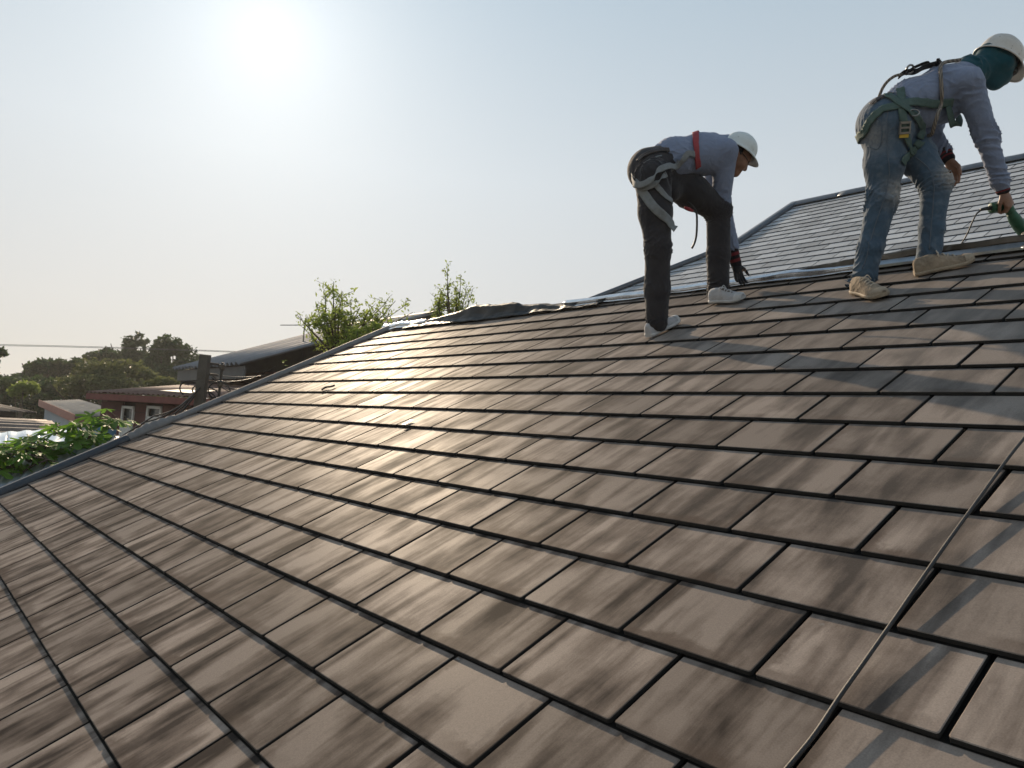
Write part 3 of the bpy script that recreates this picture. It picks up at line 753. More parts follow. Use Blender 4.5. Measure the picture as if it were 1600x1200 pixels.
def fingers(sd, wrist, palm_dir, palm_n, thumb_side, curl, spread=.0, r=.0085, k=.006, length=.078, thumb_out=.6):
    """palm and five fingers; curl is a list of bend angles per joint"""
    d = nrm(palm_dir); n = nrm(np.asarray(palm_n) - d * (np.asarray(palm_n) @ d)); s_ = np.cross(d, n) * thumb_side; w = np.asarray(wrist, float)
    sd.cone(w, w + d * .045, .024, .027, .02, flat=n, fs=.62); sd.cone(w + d * .04 + s_ * .018, w + d * .082 + s_ * .026, .020, .015, .02, flat=n, fs=.7)
    sd.cone(w + d * .04 - s_ * .012, w + d * .078 - s_ * .026, .022, .015, .02, flat=n, fs=.7); sd.cone(w + d * .04, w + d * .085, .024, .016, .02, flat=n, fs=.7)
    for j, (o_, ln) in enumerate(((.027, .92), (.009, 1.02), (-.010, .96), (-.028, .76))):
        p = w + d * (.086 - .004 * abs(j - 1)) + s_ * o_; ang = 0; dirn = nrm(d + s_ * spread * (o_ / .03))
        for q, (fr, cu) in enumerate(zip((.44, .31, .25), curl)):
            ang += cu * (1 + .08 * (j - 1)); v = dirn * math.cos(ang) + n * math.sin(ang); e = p + v * length * fr * ln
            sd.cone(p, e, r * (1 - .08 * q), r * (.94 - .1 * q), k); p = e
    b = w + d * .022 + s_ * .026; t1 = nrm(d * .6 + s_ * thumb_out + n * .25); t2 = nrm(d * .9 + s_ * .15 + n * .35)
    sd.cone(b, b + t1 * .04, .0135, .011, .014); sd.cone(b + t1 * .04, b + t1 * .04 + t2 * .03, .0105, .0095, k); sd.cone(b + t1 * .04 + t2 * .03, b + t1 * .04 + t2 * .055, .0095, .0075, k)
def cv(x, y, z): return ROT @ np.array([x, y, z], float)           # camera-relative direction (right, down, away)

def limb_fold(amp, lam, ph, w0=.6, w1=.8): return (amp, lam, ph, w0, w1)

def head_sdf(sd, c, f, u, l, grow=0.0, face=True):
    sd.cone(c + f * .018, c - f * .030, .090 + grow, .092 + grow, .03, flat=l, fs=.84)
    sd.cone(c + f * .035 - u * .045, c + f * .052 - u * .098, .062 + grow, .036 + grow, .04, flat=l, fs=.92)
    if face:
        sd.cone(c + f * .088 - u * .008, c + f * .112 - u * .045, .011 + grow, .015 + grow, .018)                # nose
        sd.cone(c + f * .072 + u * .014 - l * .032, c + f * .072 + u * .014 + l * .032, .018 + grow, .018 + grow, .03)  # brow
        sd.cone(c + f * .088 - u * .073 - l * .018, c + f * .088 - u * .073 + l * .018, .0085, .0085, .012)      # lips
        sd.cone(c + f * .086 - u * .086 - l * .014, c + f * .086 - u * .086 + l * .014, .009, .009, .012)
        sd.ball(c + f * .078 - u * .108, .020, .03)                                                             # chin
        for s_ in (-1, 1):
            sd.cone(c + l * s_ * .080 - u * .008 - f * .012, c + l * s_ * .084 - u * .045 - f * .006, .017, .011, .012, flat=l, fs=.5)
            sd.ball(c + f * .074 - u * .048 + l * s_ * .040, .026, .03)

def foot(hx, tx, L):
    a, b = on_roof(*hx), on_roof(*tx); m_ = (a + b) / 2; d = nrm(b - a); return m_ - d * L / 2, m_ + d * L / 2

# ================================================================== person in jeans, bending to the ridge with a grinder
def build_b():
    P = lambda x, y, d: at(x, y, d)
    heelR, toeR = foot((1326, 455), (1396, 470), .30)
    heelL, toeL = foot((1432, 431), (1520, 411), .30)
    print('B shoes', np.linalg.norm(toeR - heelR), np.linalg.norm(toeL - heelL), proj(heelR)[2], proj(heelL)[2])
    base = (heelR + heelL) / 2
    t = empty('person', base, 'worker in blue jeans and teal face mask bending with a green power tool', 'person')
    kR, kL = proj(heelR)[2], proj(heelL)[2]
    pel = P(1392, 186, kR + .00); hipR, hipL = P(1386, 200, kR - .06), P(1402, 202, kR + .10)
    kneR, kneL = P(1378, 312, kR - .03), P(1462, 288, kL + .01)
    ankR, ankL = P(1346, 447, kR + .01), P(1451, 412, kL + .01)
    wst, chs, nck = P(1422, 160, kR + .02), P(1474, 140, kR + .05), P(1516, 112, kR + .08)
    shR, shL = P(1512, 128, kR - .10), P(1496, 132, kR + .27)
    elR, wrR = P(1541, 214, kR - .05), P(1568, 300, kR - .01)
    elL, wrL = P(1452, 204, kR + .20), P(1483, 251, kR + .10)
    lat = nrm(shR - shL)
    hf, hu0 = nrm(cv(.80, .46, .30)), cv(.5, -.85, .0); hu = nrm(hu0 - hf * (hu0 @ hf)); hl = np.cross(hu, hf)
    hc = P(1557, 96, kR + .10)
    # ---- body, one skin from head to foot
    b = Sdf()
    b.cone(pel, wst, .125, .105, .05, flat=lat, fs=1.2).cone(wst, chs, .105, .12, .05, flat=lat, fs=1.22).cone(chs, nck, .12, .065, .05, flat=lat, fs=1.1)
    b.cone(shL, shR, .05, .05, .05)
    for hp, kn, an in ((hipR, kneR, ankR), (hipL, kneL, ankL)): b.cone(hp, kn, .088, .055, .05).cone(kn, an, .054, .036, .04)
    for an, he, to in ((ankR, heelR, toeR), (ankL, heelL, toeL)): b.cone(an, he * .75 + to * .25 + RN * .05, .034, .026, .03).cone(he * .78 + to * .22 + RN * .045, he * .25 + to * .75 + RN * .035, .024, .020, .03)
    for sh, el, wr in ((shR, elR, wrR), (shL, elL, wrL)): b.cone(sh, el, .055, .040, .04).cone(el, wr, .040, .026, .03)
    b.cone(nck, hc - hu * .05 - hf * .03, .062, .058, .04); head_sdf(b, hc, hf, hu, hl)
    GR = P(1586, 340, kR - .005)                                   # where the right hand closes on the tool
    tool_dir = nrm(P(1601, 362, kR + .09) - P(1572, 328, kR + .03))
    pd = nrm(GR - wrR); fingers(b, wrR + pd * .0, nrm(pd), nrm(cv(-.35, .25, 1)), -1, (.75, .95, .6), .10, .0098)
    fingers(b, wrL, nrm(cv(.38, .88, .05)), nrm(cv(-.7, .3, -.25)), -1, (.35, .35, .25), .10, .0088)
    sdf_obj('body', b, .0062, M_SKIN, t, smooth_it=1)
    # ---- jeans
    j = Sdf()
    j.cone(pel - nrm(wst - pel) * .01, wst * .55 + pel * .45, .150, .122, .06, flat=lat, fs=1.18).ball(P(1378, 196, kR - .01), .138, .06, lat, 1.1)
    midR = hipR * .5 + kneR * .5; midL = hipL * .5 + kneL * .5
    j.cone(hipR, midR, .122, .107, .06, fold=limb_fold(0.0115, .10, 1.0, 1.0, .2)).cone(midR, kneR, .104, .080, .04, fold=limb_fold(0.0134, .085, 2.1, .2, 1.0))
    j.cone(hipL, midL, .118, .104, .06, fold=limb_fold(0.0115, .10, 5.0, 1.0, .2)).cone(midL, kneL, .100, .080, .04, fold=limb_fold(0.0115, .09, 3.1, .2, 1.0))
    mR = kneR * .45 + ankR * .55; mL = kneL * .45 + ankL * .55
    j.cone(kneR, mR, .082, .068, .04, fold=limb_fold(0.0154, .075, .4, 1.0, .3)).cone(mR, ankR, .068, .068, .03, fold=limb_fold(0.0173, .055, 4.0, .3, 1.1))
    j.cone(kneL, mL, .081, .064, .04, fold=limb_fold(0.0154, .08, 2.4, 1.0, .3)).cone(mL, ankL, .064, .068, .03, fold=limb_fold(0.0173, .055, 1.0, .3, 1.1))
    j.cut(ankR + nrm(ankR - kneR) * .015, ankR - kneR) if False else None
    kfR, kfL = P(1398, 300, kR - .08), P(1484, 276, kL - .05)
    wear = lambda V: np.clip(np.maximum.reduce([1.3 * np.exp(-((np.linalg.norm(V - kfR, axis=1)) / .07) ** 2), 1.3 * np.exp(-((np.linalg.norm(V - kfL, axis=1)) / .065) ** 2), .55 * np.exp(-((np.linalg.norm(V - P(1362, 215, kR - .12), axis=1)) / .09) ** 2)]), 0, 1)
    jo = sdf_obj('jeans', j, .0066, M_JEAN, t, {'wear': wear}, 1)
    # outer seam and hems
    M_SEAM = plain('denim_stitch', (.09, .115, .145), .8, bump=0)
    seam = [hit(j, x, y) for x, y in ((1386, 165), (1386, 200), (1387, 240), (1389, 275), (1381, 312), (1368, 350), (1356, 390), (1347, 420))]
    seam = [s_ for s_ in seam if s_ is not None]
    ribbon_obj('seam', ribbon(j, seam, .006, .001, n=50, wn_=2), M_SEAM, jo, .003)
    seam = [hit(j, x, y) for x, y in ((1430, 245), (1450, 262), (1459, 285), (1458, 320), (1455, 355), (1452, 390))]; seam = [s_ for s_ in seam if s_ is not None]
    ribbon_obj('seam', ribbon(j, seam, .006, .001, n=40, wn_=2), M_SEAM, jo, .003)
    pk = [hit(j, x, y) for x, y in ((1352, 190), (1372, 186), (1378, 205), (1372, 232), (1356, 228))]; pk = [s_ for s_ in pk if s_ is not None]
    if len(pk) > 2: ribbon_obj('pocket', ribbon(j, pk, .005, .001, n=30, wn_=2), M_SEAM, jo, .004)
    # ---- shirt
    s = Sdf()
    hem = wst * .35 + pel * .65
    s.cone(hem, wst, .122, .120, .05, flat=lat, fs=1.15, fold=limb_fold(0.0120, .07, 1.3, .8, .3)).cone(wst, chs, .120, .128, .05, flat=lat, fs=1.2, fold=limb_fold(0.0173, .09, 2.9, .5, .5)).cone(chs, nck, .128, .076, .05, flat=lat, fs=1.1)
    s.cone(P(1440, 180, kR + .02), P(1478, 172, kR + .05), .075, .075, .06, flat=lat, fs=1.2)
    s.cone(chs * .4 + shR * .6, shR, .082, .070, .05).cone(chs * .4 + shL * .6, shL, .082, .070, .05)
    s.cone(shR, elR, .078, .058, .04, fold=limb_fold(0.0173, .06, .7, .6, 1.0)).cone(elR, elR * .2 + wrR * .8, .058, .049, .03, fold=limb_fold(0.0120, .05, 3.7, .8, 1.0)).cone(elR * .22 + wrR * .78, elR * .10 + wrR * .90, .049, .040, .02)
    s.cone(shL, elL, .076, .058, .04, fold=limb_fold(0.0173, .06, 5.7, .5, 1.0)).cone(elL, elL * .3 + wrL * .7, .058, .048, .03, fold=limb_fold(0.0120, .05, 2.2, .8, 1.0))
    sdf_obj('shirt', s, .0066, M_SHIRT, t, None, 1)
    cuff(elR * .16 + wrR * .84, wrR * 1.0 + nrm(wrR - elR) * .010, .041, .035, t); cuff(elL * .34 + wrL * .66, wrL + nrm(wrL - elL) * .008, .044, .037, t)
    # ---- balaclava, helmet, eyewear
    bl = Sdf(); head_sdf(bl, hc, hf, hu, hl, .012, True); bl.ball(hc + hf * .085 - hu * .045, .036, .05); bl.cone(hc + hl * .075 - hu * .02, hc - hl * .075 - hu * .02, .040, .040, .05); bl.ball(hc + hf * .06 - hu * .075, .046, .04)
    bl.cone(hc - hu * .04 - hf * .02, nck + nrm(hc - nck) * .01, .068, .076, .04, fold=limb_fold(0.0190, .04, .3, .5, 1.2)).cone(nck, nck - nrm(hc - nck) * .03, .082, .088, .03)
    sdf_obj('balaclava', bl, .0065, M_BALA, t)
    for s_ in (-1, 1): MB().tube(np.array([hc + hf * (.104 - .01 * q) + hl * s_ * (.046 + .006 * q) - hu * z for q, z in ((0, -.006), (1, .006), (1, .030), (0, .044))]), [.010, .027, .027, .010], 14).build('eyewear', M_GLASS, t, True)
    safety_helmet(t, hc + hu * .028 + hf * .008, nrm(hf + hu * .04), hu, M_HELM_B, M_STRAPB, a=.136, b=.112, hgt=.128, peak=.042)
    # ---- shoes
    M_UP = cloth('canvas_tan', (.30, .24, .175), .35, 600, .9, .3, .05, (.12, .085, .055)); M_SO = plain('rubber_tan', (.33, .265, .19), .7, 0, .35, 20, .2); M_LC = plain('lace_cream', (.55, .47, .37), .8, bump=.1)
    for he, to in ((heelR, toeR), (heelL, toeL)): sneaker(t, he + RN * .002, to + RN * .002, RN, .098, M_UP, M_SO, M_LC)
    # ---- harness webbing
    body = Sdf(); body.parts = j.parts + s.parts; body.lo, body.hi = np.minimum(j.lo, s.lo), np.maximum(j.hi, s.hi)
    h = lambda pts: [q for q in (hit(body, x, y) for x, y in pts) if q is not None]
    har = None
    wrap = lambda p, d: p + cv(0, 0, d)
    def strap(pts, wd, mat, name='strap', pre=None, post=None, off=.007):
        L = h(pts); L = ([np.asarray(q) for q in (pre or [])]) + L + ([np.asarray(q) for q in (post or [])])
        return ribbon_obj(name, ribbon(body, L, wd, off, n=46), mat, t, .003)
    har = strap([(1407, 121), (1407, 138), (1408, 155), (1409, 172), (1411, 188)], .045, M_STRAPG, 'harness_strap')
    strap([(1386, 150), (1402, 160), (1418, 172), (1430, 184), (1439, 200), (1436, 218)], .046, M_STRAPG, 'harness_strap', off=.011)
    strap([(1349, 208), (1356, 196), (1368, 180), (1382, 170), (1400, 166), (1425, 160), (1458, 163), (1488, 160)], .048, M_STRAPG, 'harness_strap', pre=[P(1348, 216, kR + .1)], off=.008)
    strap([(1438, 222), (1428, 236), (1414, 248), (1410, 256)], .046, M_STRAPG, 'harness_strap', off=.009)
    strap([(1410, 188), (1413, 204), (1417, 222), (1424, 238)], .045, M_STRAPG, 'harness_strap', off=.013)
    a = [P(1482, 166, kR - .08), P(1485, 180, kR - .07), P(1489, 194, kR - .04), P(1496, 196, kR + .0), P(1499, 186, kR + .04), P(1494, 174, kR + .08)]
    ribbon_obj('harness_strap', ribbon(body, a, .045, n=30, conform=0, wdir=cv(1, -.2, .4)), M_STRAPG, t, .003)
    # buckle with a yellow tab
    bp = hit(body, 1411, 200); N = body.normal(bp[None])[0]; U_ = nrm(cv(.12, 1, 0) - N * (cv(.12, 1, 0) @ N)); R_ = np.stack([np.cross(U_, N), U_, N], 1)
    bk_ = MB()
    for y0, y1 in ((-.034, -.022), (-.006, .004), (.022, .032)): bk_.box((-.032, y0, .012), (.032, y1, .022), R_, bp)
    for x0, x1 in ((-.034, -.026), (.026, .034)): bk_.box((x0, -.035, .011), (x1, .033, .020), R_, bp)
    bo = bk_.build('buckle', M_STEEL, t); MB().box((-.027, .034, .010), (.027, .052, .016), R_, bp).build('tab', M_YEL, bo)
    bp = hit(body, 1424, 178); N = body.normal(bp[None])[0]; ringp = [bp + N * .016 + cv(math.cos(q) * .028, math.sin(q) * .018, 0) for q in np.linspace(0, 2 * math.pi, 20)]
    MB().tube(np.array(ringp), .004, 6, False).build('ring', M_STEEL, t, True)
    # back straps and dorsal ring, standing a little off the back
    bs_ = [P(1404, 120, kR - .02), P(1414, 113, kR - .02), P(1430, 112, kR - .02), P(1444, 105, kR + .0), P(1458, 101, kR + .02), P(1468, 98, kR + .03)]
    ribbon_obj('harness_strap', ribbon(body, bs_, .040, n=30, conform=0, wdir=cv(.15, .55, 1)), M_STRAPB, t, .004)
    bs_ = [P(1416, 116, kR - .04), P(1424, 108, kR - .04), P(1436, 102, kR - .02), P(1448, 98, kR - .0), P(1453, 101, kR + .02), P(1470, 98, kR + .05)]
    ribbon_obj('harness_strap', ribbon(body, bs_, .022, n=30, conform=0, wdir=cv(.15, .5, 1)), M_STRAPB, t, .004)
    ringp = [P(1422, 108, kR - .03) + cv(math.cos(q) * .020, math.sin(q) * .020, math.sin(q) * .01) for q in np.linspace(0, 2 * math.pi, 20)]
    MB().tube(np.array(ringp), .006, 8, False).build('ring', M_STEEL, t, True)
    MB().tube(spline([P(1465, 99, kR + .02), P(1467, 95, kR + .02), P(1464, 93, kR + .02), P(1468, 92.5, kR + .02)], 12), .006, 6).build('hook', M_STRAPB, t, True)
    # lanyard rope
    t_ = NT('lanyard_rope'); w_ = t_.n('TexWave'); w_.inputs['Scale'].default_value = 26; w_.inputs['Distortion'].default_value = 3; t_.l(t_.coord('Object', (1, 1, 1)), w_.inputs[0])
    t_.set(Base_Color=t_.ramp(w_.outputs['Fac'], [(.2, (.11, .095, .08)), (.5, (.19, .16, .13)), (.8, (.25, .21, .17))]), Roughness=.9); t_.bump(w_.outputs['Fac'], .5, .003)
    M_ROPE = t_.m
    rp = h([(1499, 97), (1484, 96), (1472, 103), (1469, 122), (1469, 145), (1467, 165)]); rp = [q + body.normal(q[None])[0] * .012 for q in rp]; rp += [P(1466, 176, kR - .16), P(1461, 192, kR - .15), P(1456, 209, kR - .10), P(1450, 212, kR - .02)]
    MB().tube(spline(rp, 70), .0105, 9).build('rope', M_ROPE, t, True)
    MB().tube(spline([P(1409, 116, kR - .03), P(1398, 119, kR - .03), P(1387, 127, kR - .02), P(1379, 138, kR - .01), P(1374, 150, kR + .0), P(1366, 172, kR + .05), P(1360, 205, kR + .14), P(1358, 240, kR + .15), P(1358, 290, kR + .15), P(1359, 320, kR + .15)], 60), .0085, 8).build('rope', M_ROPE, t, True)
    # belt showing at the back of the waist
    strap([(1362, 164), (1372, 156), (1385, 150), (1394, 146)], .034, M_LEATHER, 'belt', off=.010)
    # ---- the tool: a straight grinder, with its lead
    g = empty('power_tool', at(1590, 345, kR + .06), 'green corded power tool gripped by the worker in jeans', 'power tool')
    M_GRN = plain('tool_green', (.014, .085, .042), .5, 0, .35, 25, .25); M_DK = plain('tool_dark', (.02, .02, .02), .5, .2, .3, 30, .2)
    a0, a1, a2, a3 = at(1548, 325, kR + .02), at(1574, 323, kR + .035), at(1586, 343, kR + .045), at(1602, 366, kR + .06)
    MB().tube(spline([a0, a0 * .8 + a1 * .2, a0 * .3 + a1 * .7, a1, a1 * .4 + a2 * .6], 22), np.interp(np.linspace(0, 1, 22), [0, .05, .2, .6, 1], [.020, .031, .030, .027, .026]), 14).build('handle', M_GRN, g, True)
    MB().tube(spline([a1 * .5 + a2 * .5, a2, a2 * .5 + a3 * .5, a3], 20), np.interp(np.linspace(0, 1, 20), [0, .3, .6, .9, 1], [.026, .034, .036, .033, .022]), 14).build('motor_housing', M_GRN, g, True)
    a4 = on_roof(1612, 381, .06)
    MB().tube(np.array([a3, a3 * .6 + a4 * .4, a4]), [.024, .027, .022], 12).build('gear_head', M_DK, g, True)
    ax = nrm(a4 - a3); MB().tube(np.array([a4 - RN * .012, a4 - RN * .010, a4 - RN * .006, a4 - RN * .004]), [.005, .05, .05, .005], 24).build('disc', M_STEEL, g, True)
    MB().tube(spline([a0, at(1540, 326, kR), at(1532, 328, kR)], 8), np.linspace(.013, .008, 8), 10).build('cord_sleeve', M_DK, g, True)
    cp_ = [at(1533, 328, kR), at(1526, 334, kR + .0), at(1519, 348, kR + .0), at(1512, 364, kR + .02), at(1504, 378, kR + .04), at(1495, 389, kR + .06), at(1486, 396, kR + .08), at(1478, 397, kR + .10), at(1471, 391, kR + .13), at(1482, 387, kR + .16), at(1496, 386, kR + .18), at(1505, 388, kR + .20), on_roof(1560, 378, .11) + np.array([0, .25, -.02]), on_roof(1660, 370, .06) + np.array([0, .4, -.1])]
    MB().tube(spline(cp_, 80), .0042, 8).build('cord', M_BLACK, g, True)
    return t

# ================================================================== person in dark trousers, stooping with a hand on the ridge
def build_a():
    P = lambda x, y, d: at(x, y, d)
    heelR, toeR = foot((1014, 528), (1060, 504), .285)
    heelL, toeL = foot((1106, 473), (1170, 470), .285)
    print('A shoes', np.linalg.norm(toeR - heelR), np.linalg.norm(toeL - heelL), proj(heelR)[2], proj(heelL)[2])
    t = empty('person', (heelR + heelL) / 2, 'worker in dark trousers stooping to touch the ridge with a gloved hand', 'person')
    kR, kL = proj(heelR)[2], proj(heelL)[2]; k0 = (kR + kL) / 2
    pel = P(1020, 262, k0 - .02); hipR, hipL = P(1020, 278, kR + .0), P(1038, 272, k0 + .08)
    kneR, kneL = P(1028, 388, kR - .04), P(1123, 328, kL + .0)
    ankR, ankL = P(1026, 503, kR + .01), P(1122, 456, kL + .02)
    wst, chs, nck = P(1052, 247, k0 + .04), P(1097, 241, k0 + .12), P(1136, 228, k0 + .20)
    shR, shL = P(1134, 236, k0 + .06), P(1112, 226, k0 + .36)
    elR, wrR = P(1126, 320, k0 + .19), P(1150, 412, k0 + .26)
    elL, wrL = P(1118, 300, k0 + .42), P(1120, 370, k0 + .40)
    lat = nrm(shR - shL)
    hf, hu0 = nrm(cv(.80, .55, .10)), cv(.62, -.72, .0); hu = nrm(hu0 - hf * (hu0 @ hf)); hl = np.cross(hu, hf)
    hc = P(1150, 241, k0 + .14)
    b = Sdf()
    b.cone(pel, wst, .12, .10, .05, flat=lat, fs=1.2).cone(wst, chs, .10, .115, .05, flat=lat, fs=1.25).cone(chs, nck, .115, .06, .05, flat=lat, fs=1.15).cone(shL, shR, .05, .05, .05)
    for hp, kn, an in ((hipR, kneR, ankR), (hipL, kneL, ankL)): b.cone(hp, kn, .085, .052, .05).cone(kn, an, .052, .034, .04)
    for an, he, to in ((ankR, heelR, toeR), (ankL, heelL, toeL)): b.cone(an, he * .75 + to * .25 + RN * .05, .032, .026, .03).cone(he * .78 + to * .22 + RN * .045, he * .25 + to * .75 + RN * .035, .024, .020, .03)
    for sh, el, wr in ((shR, elR, wrR), (shL, elL, wrL)): b.cone(sh, el, .052, .038, .04).cone(el, wr, .038, .025, .03)
    b.cone(nck, hc - hu * .06 - hf * .03, .058, .055, .04); head_sdf(b, hc, hf, hu, hl)
    gd = nrm(on_roof(1159, 452, .012) - wrR); fingers(b, wrR, gd, nrm(cv(.3, .2, -.6)), -1, (.12, .25, .2), .25, .0085)
    fingers(b, wrL, nrm(cv(.1, 1, .1)), nrm(cv(-.6, .2, .3)), 1, (.3, .4, .3), .05)
    sdf_obj('body', b, .0062, M_SKIN, t, smooth_it=1)
    j = Sdf()
    j.cone(pel - nrm(wst - pel) * .02, wst * .6 + pel * .4, .138, .116, .06, flat=lat, fs=1.18).ball(P(1012, 268, k0 - .02), .122, .06, lat, 1.15)
    midR = hipR * .5 + kneR * .5; midL = hipL * .5 + kneL * .5
    j.cone(hipR, midR, .118, .104, .05, fold=limb_fold(0.0077, .10, 1.0, 1.0, .2)).cone(midR, kneR, .104, .082, .04, fold=limb_fold(0.0096, .08, 2.1, .2, 1.0))
    j.ball(P(1044, 298, k0 + .02), .085, .06).cone(hipL, midL, .122, .116, .05, fold=limb_fold(0.0096, .09, 5.0, .6, .3)).cone(midL, kneL, .114, .088, .04, fold=limb_fold(0.0096, .09, 3.1, .2, .8))
    mR = kneR * .45 + ankR * .55; mL = kneL * .45 + ankL * .55
    j.cone(kneR, mR, .080, .082, .04, fold=limb_fold(0.0115, .08, .4, 1.0, .3)).cone(mR, ankR, .080, .070, .03, fold=limb_fold(0.0115, .06, 4.0, .3, 1.0))
    j.cone(kneL, mL, .086, .078, .04, fold=limb_fold(0.0096, .09, 2.4, 1.0, .3)).cone(mL, ankL, .078, .076, .03, fold=limb_fold(0.0096, .06, 1.0, .3, 1.0))
    jo = sdf_obj('trousers', j, .0066, M_SLACK, t, None, 1)
    pk = [q for q in (hit(j, x, y) for x, y in ((1007, 256), (1012, 250), (1022, 246), (1034, 243))) if q is not None]
    if len(pk) > 2: ribbon_obj('pocket', ribbon(j, pk, .008, .002, n=24, wn_=2), M_STRAPK, jo, .003)
    s = Sdf(); hem = wst * .6 + pel * .4
    s.cone(hem, wst, .118, .130, .05, flat=lat, fs=1.12, fold=limb_fold(0.0096, .08, 1.3, .8, .3)).cone(wst, chs, .126, .136, .05, flat=lat, fs=1.15, fold=limb_fold(0.0096, .10, 2.9, .3, .3)).cone(chs, nck, .136, .078, .05, flat=lat, fs=1.05)
    s.cone(chs * .4 + shR * .6, shR, .080, .070, .05).cone(chs * .4 + shL * .6, shL, .080, .070, .05)
    s.cone(shR, elR, .078, .064, .04, fold=limb_fold(0.0096, .09, .7, .4, 1.2)).cone(elR, elR * .3 + wrR * .7, .068, .050, .03, fold=limb_fold(0.0115, .06, 3.7, .8, .8))
    s.cone(shL, elL, .080, .064, .04).cone(elL, elL * .2 + wrL * .8, .064, .050, .03)
    sdf_obj('shirt', s, .0066, M_SHIRT, t, None, 1)
    cuff(elR * .34 + wrR * .66, wrR + nrm(wrR - elR) * .035, .043, .036, t); cuff(elL * .25 + wrL * .75, wrL, .042, .036, t)
    # glove over the hand on the ridge
    g = Sdf(); fingers(g, wrR, gd, nrm(cv(.3, .2, -.6)), -1, (.12, .25, .2), .25, .0112); g.cone(wrR - gd * .03, wrR + gd * .02, .032, .030, .02)
    sdf_obj('glove', g, .0045, M_GLOVE, t)
    g = Sdf(); fingers(g, wrL, nrm(cv(.1, 1, .1)), nrm(cv(-.6, .2, .3)), 1, (.3, .4, .3), .05, .0112); sdf_obj('glove', g, .005, M_GLOVE, t)
    # hair, glasses, helmet
    hr = Sdf(); hr.cone(hc + hu * .0 - hf * .02, hc - hf * .045 - hu * .055, .095, .072, .03, flat=hl, fs=.86); hr.cone(hc - hf * .005 + hl * .072 - hu * .002, hc - hf * .012 + hl * .073 - hu * .03, .018, .012, .01); hr.cone(hc - hf * .005 - hl * .072 - hu * .002, hc - hf * .012 - hl * .073 - hu * .03, .018, .012, .01)
    sdf_obj('hair', hr, .007, M_HAIR, t)
    gl = []
    for s_ in (-1, 1):
        MB().tube(np.array([hc + hf * d_ + hl * s_ * .033 - hu * .018 for d_ in (.090, .094, .099, .102)]), [.006, .021, .021, .006], 14).build('glasses', M_GLASS, t, True)
        MB().tube(np.array([hc + hf * .092 + hl * s_ * .05 - hu * .012, hc + hf * .05 + hl * s_ * .082 - hu * .006, hc - hf * .01 + hl * s_ * .088 - hu * .004]), .003, 6).build('glasses', M_GLASS, t, True)
        MB().tube(np.array([hc + hf * .0905 + hl * s_ * (.016 + q * .036) - hu * (.004 - .006 * (1 - abs(q - .5) * 2)) for q in np.linspace(0, 1, 7)]), .004, 6).build('eyebrow', M_HAIR, t, True)
    safety_helmet(t, hc + hu * .042 + hf * .002, nrm(hf + hu * .06), hu, M_HELM_A, M_STRAPB, a=.120, b=.102, hgt=.112, peak=.034)
    M_UP = cloth('canvas_white', (.44, .44, .45), .14, 600, .85, .3, .05); M_SO = plain('rubber_white', (.50, .50, .49), .6, 0, .2, 20, .2); M_LC = plain('lace_white', (.6, .6, .6), .8, bump=.1)
    for he, to in ((heelR, toeR), (heelL, toeL)): sneaker(t, he + RN * .002, to + RN * .002, RN, .096, M_UP, M_SO, M_LC)
    # sock above the near shoe
    MB().tube(np.array([ankR + nrm(ankR - kneR) * q for q in (-.01, .02, .05)]), .045, 14).build('sock', M_BLACK, t, True)
    # ---- harness webbing
    body = Sdf(); body.parts = j.parts + s.parts; body.lo, body.hi = np.minimum(j.lo, s.lo), np.maximum(j.hi, s.hi)
    h = lambda pts: [q for q in (hit(body, x, y) for x, y in pts) if q is not None]
    def strap(pts, wd, mat, pre=None, post=None, off=.007):
        L = [np.asarray(q) for q in (pre or [])] + h(pts) + [np.asarray(q) for q in (post or [])]
        return ribbon_obj('harness_strap', ribbon(body, L, wd, off, n=46), mat, t, .003)
    # loose belt loop sagging over the hip
    L = h([(990, 276), (997, 288), (1008, 290), (1018, 283), (1028, 268), (1042, 262), (1054, 260), (1064, 250), (1072, 241), (1084, 242)])
    L = [q + body.normal(q[None])[0] * o_ for q, o_ in zip(L, (.012, .03, .04, .035, .03, .022, .02, .03, .025, .012))]
    ribbon_obj('harness_strap', ribbon(body, L, .042, n=60, conform=0), M_STRAPK, t, .003)
    L = h([(990, 280), (1002, 294), (1020, 290), (1036, 276), (1050, 262), (1060, 252)])
    L = [q + body.normal(q[None])[0] * .012 for q in L]; ribbon_obj('harness_strap', ribbon(body, L, .036, n=50, conform=0), M_STRAPK, t, .003)
    L = h([(989, 276), (998, 290), (1008, 304), (1020, 322), (1032, 334), (1043, 344)]); L = [q + body.normal(q[None])[0] * .010 for q in L] + [at(1051, 354, kR - .11), at(1056, 358, kR - .11)]
    ribbon_obj('harness_strap', ribbon(body, L, .058, n=50, conform=0), M_STRAPK, t, .003)
    strap([(1024, 288), (1032, 298), (1042, 309), (1050, 316)], .036, M_STRAPK)
    full = body
    L = [q for q in (hit(full, x, y) for x, y in ((1088, 206), (1087, 216), (1087, 230), (1088, 246), (1090, 262))) if q is not None]
    L = [P(1088, 203, k0 + .22)] + L; ribbon_obj('harness_strap', ribbon(full, L, .042, .009, n=40), M_STRAPR, t, .003)
    MB().tube(spline([P(1074, 316, k0 + .04), P(1082, 322, k0 + .04), P(1088, 332, k0 + .04), P(1089, 350, k0 + .04), P(1088, 368, k0 + .04), P(1085, 380, k0 + .04), P(1081, 388, k0 + .04)], 30), .0075, 8).build('rope', M_BLACK, t, True)
    bp = P(1076, 326, k0 + .0); MB().tube(np.array([bp + cv(-.03, -.01, 0), bp + cv(0, .004, 0), bp + cv(.03, .018, 0)]), [.008, .014, .008], 8).build('buckle', M_STRAPR, t, True)
    # back pocket bundle and belt at the waist
    strap([(998, 252), (1006, 244), (1018, 238), (1032, 235), (1046, 235)], .034, M_LEATHER, off=.009)
    return t
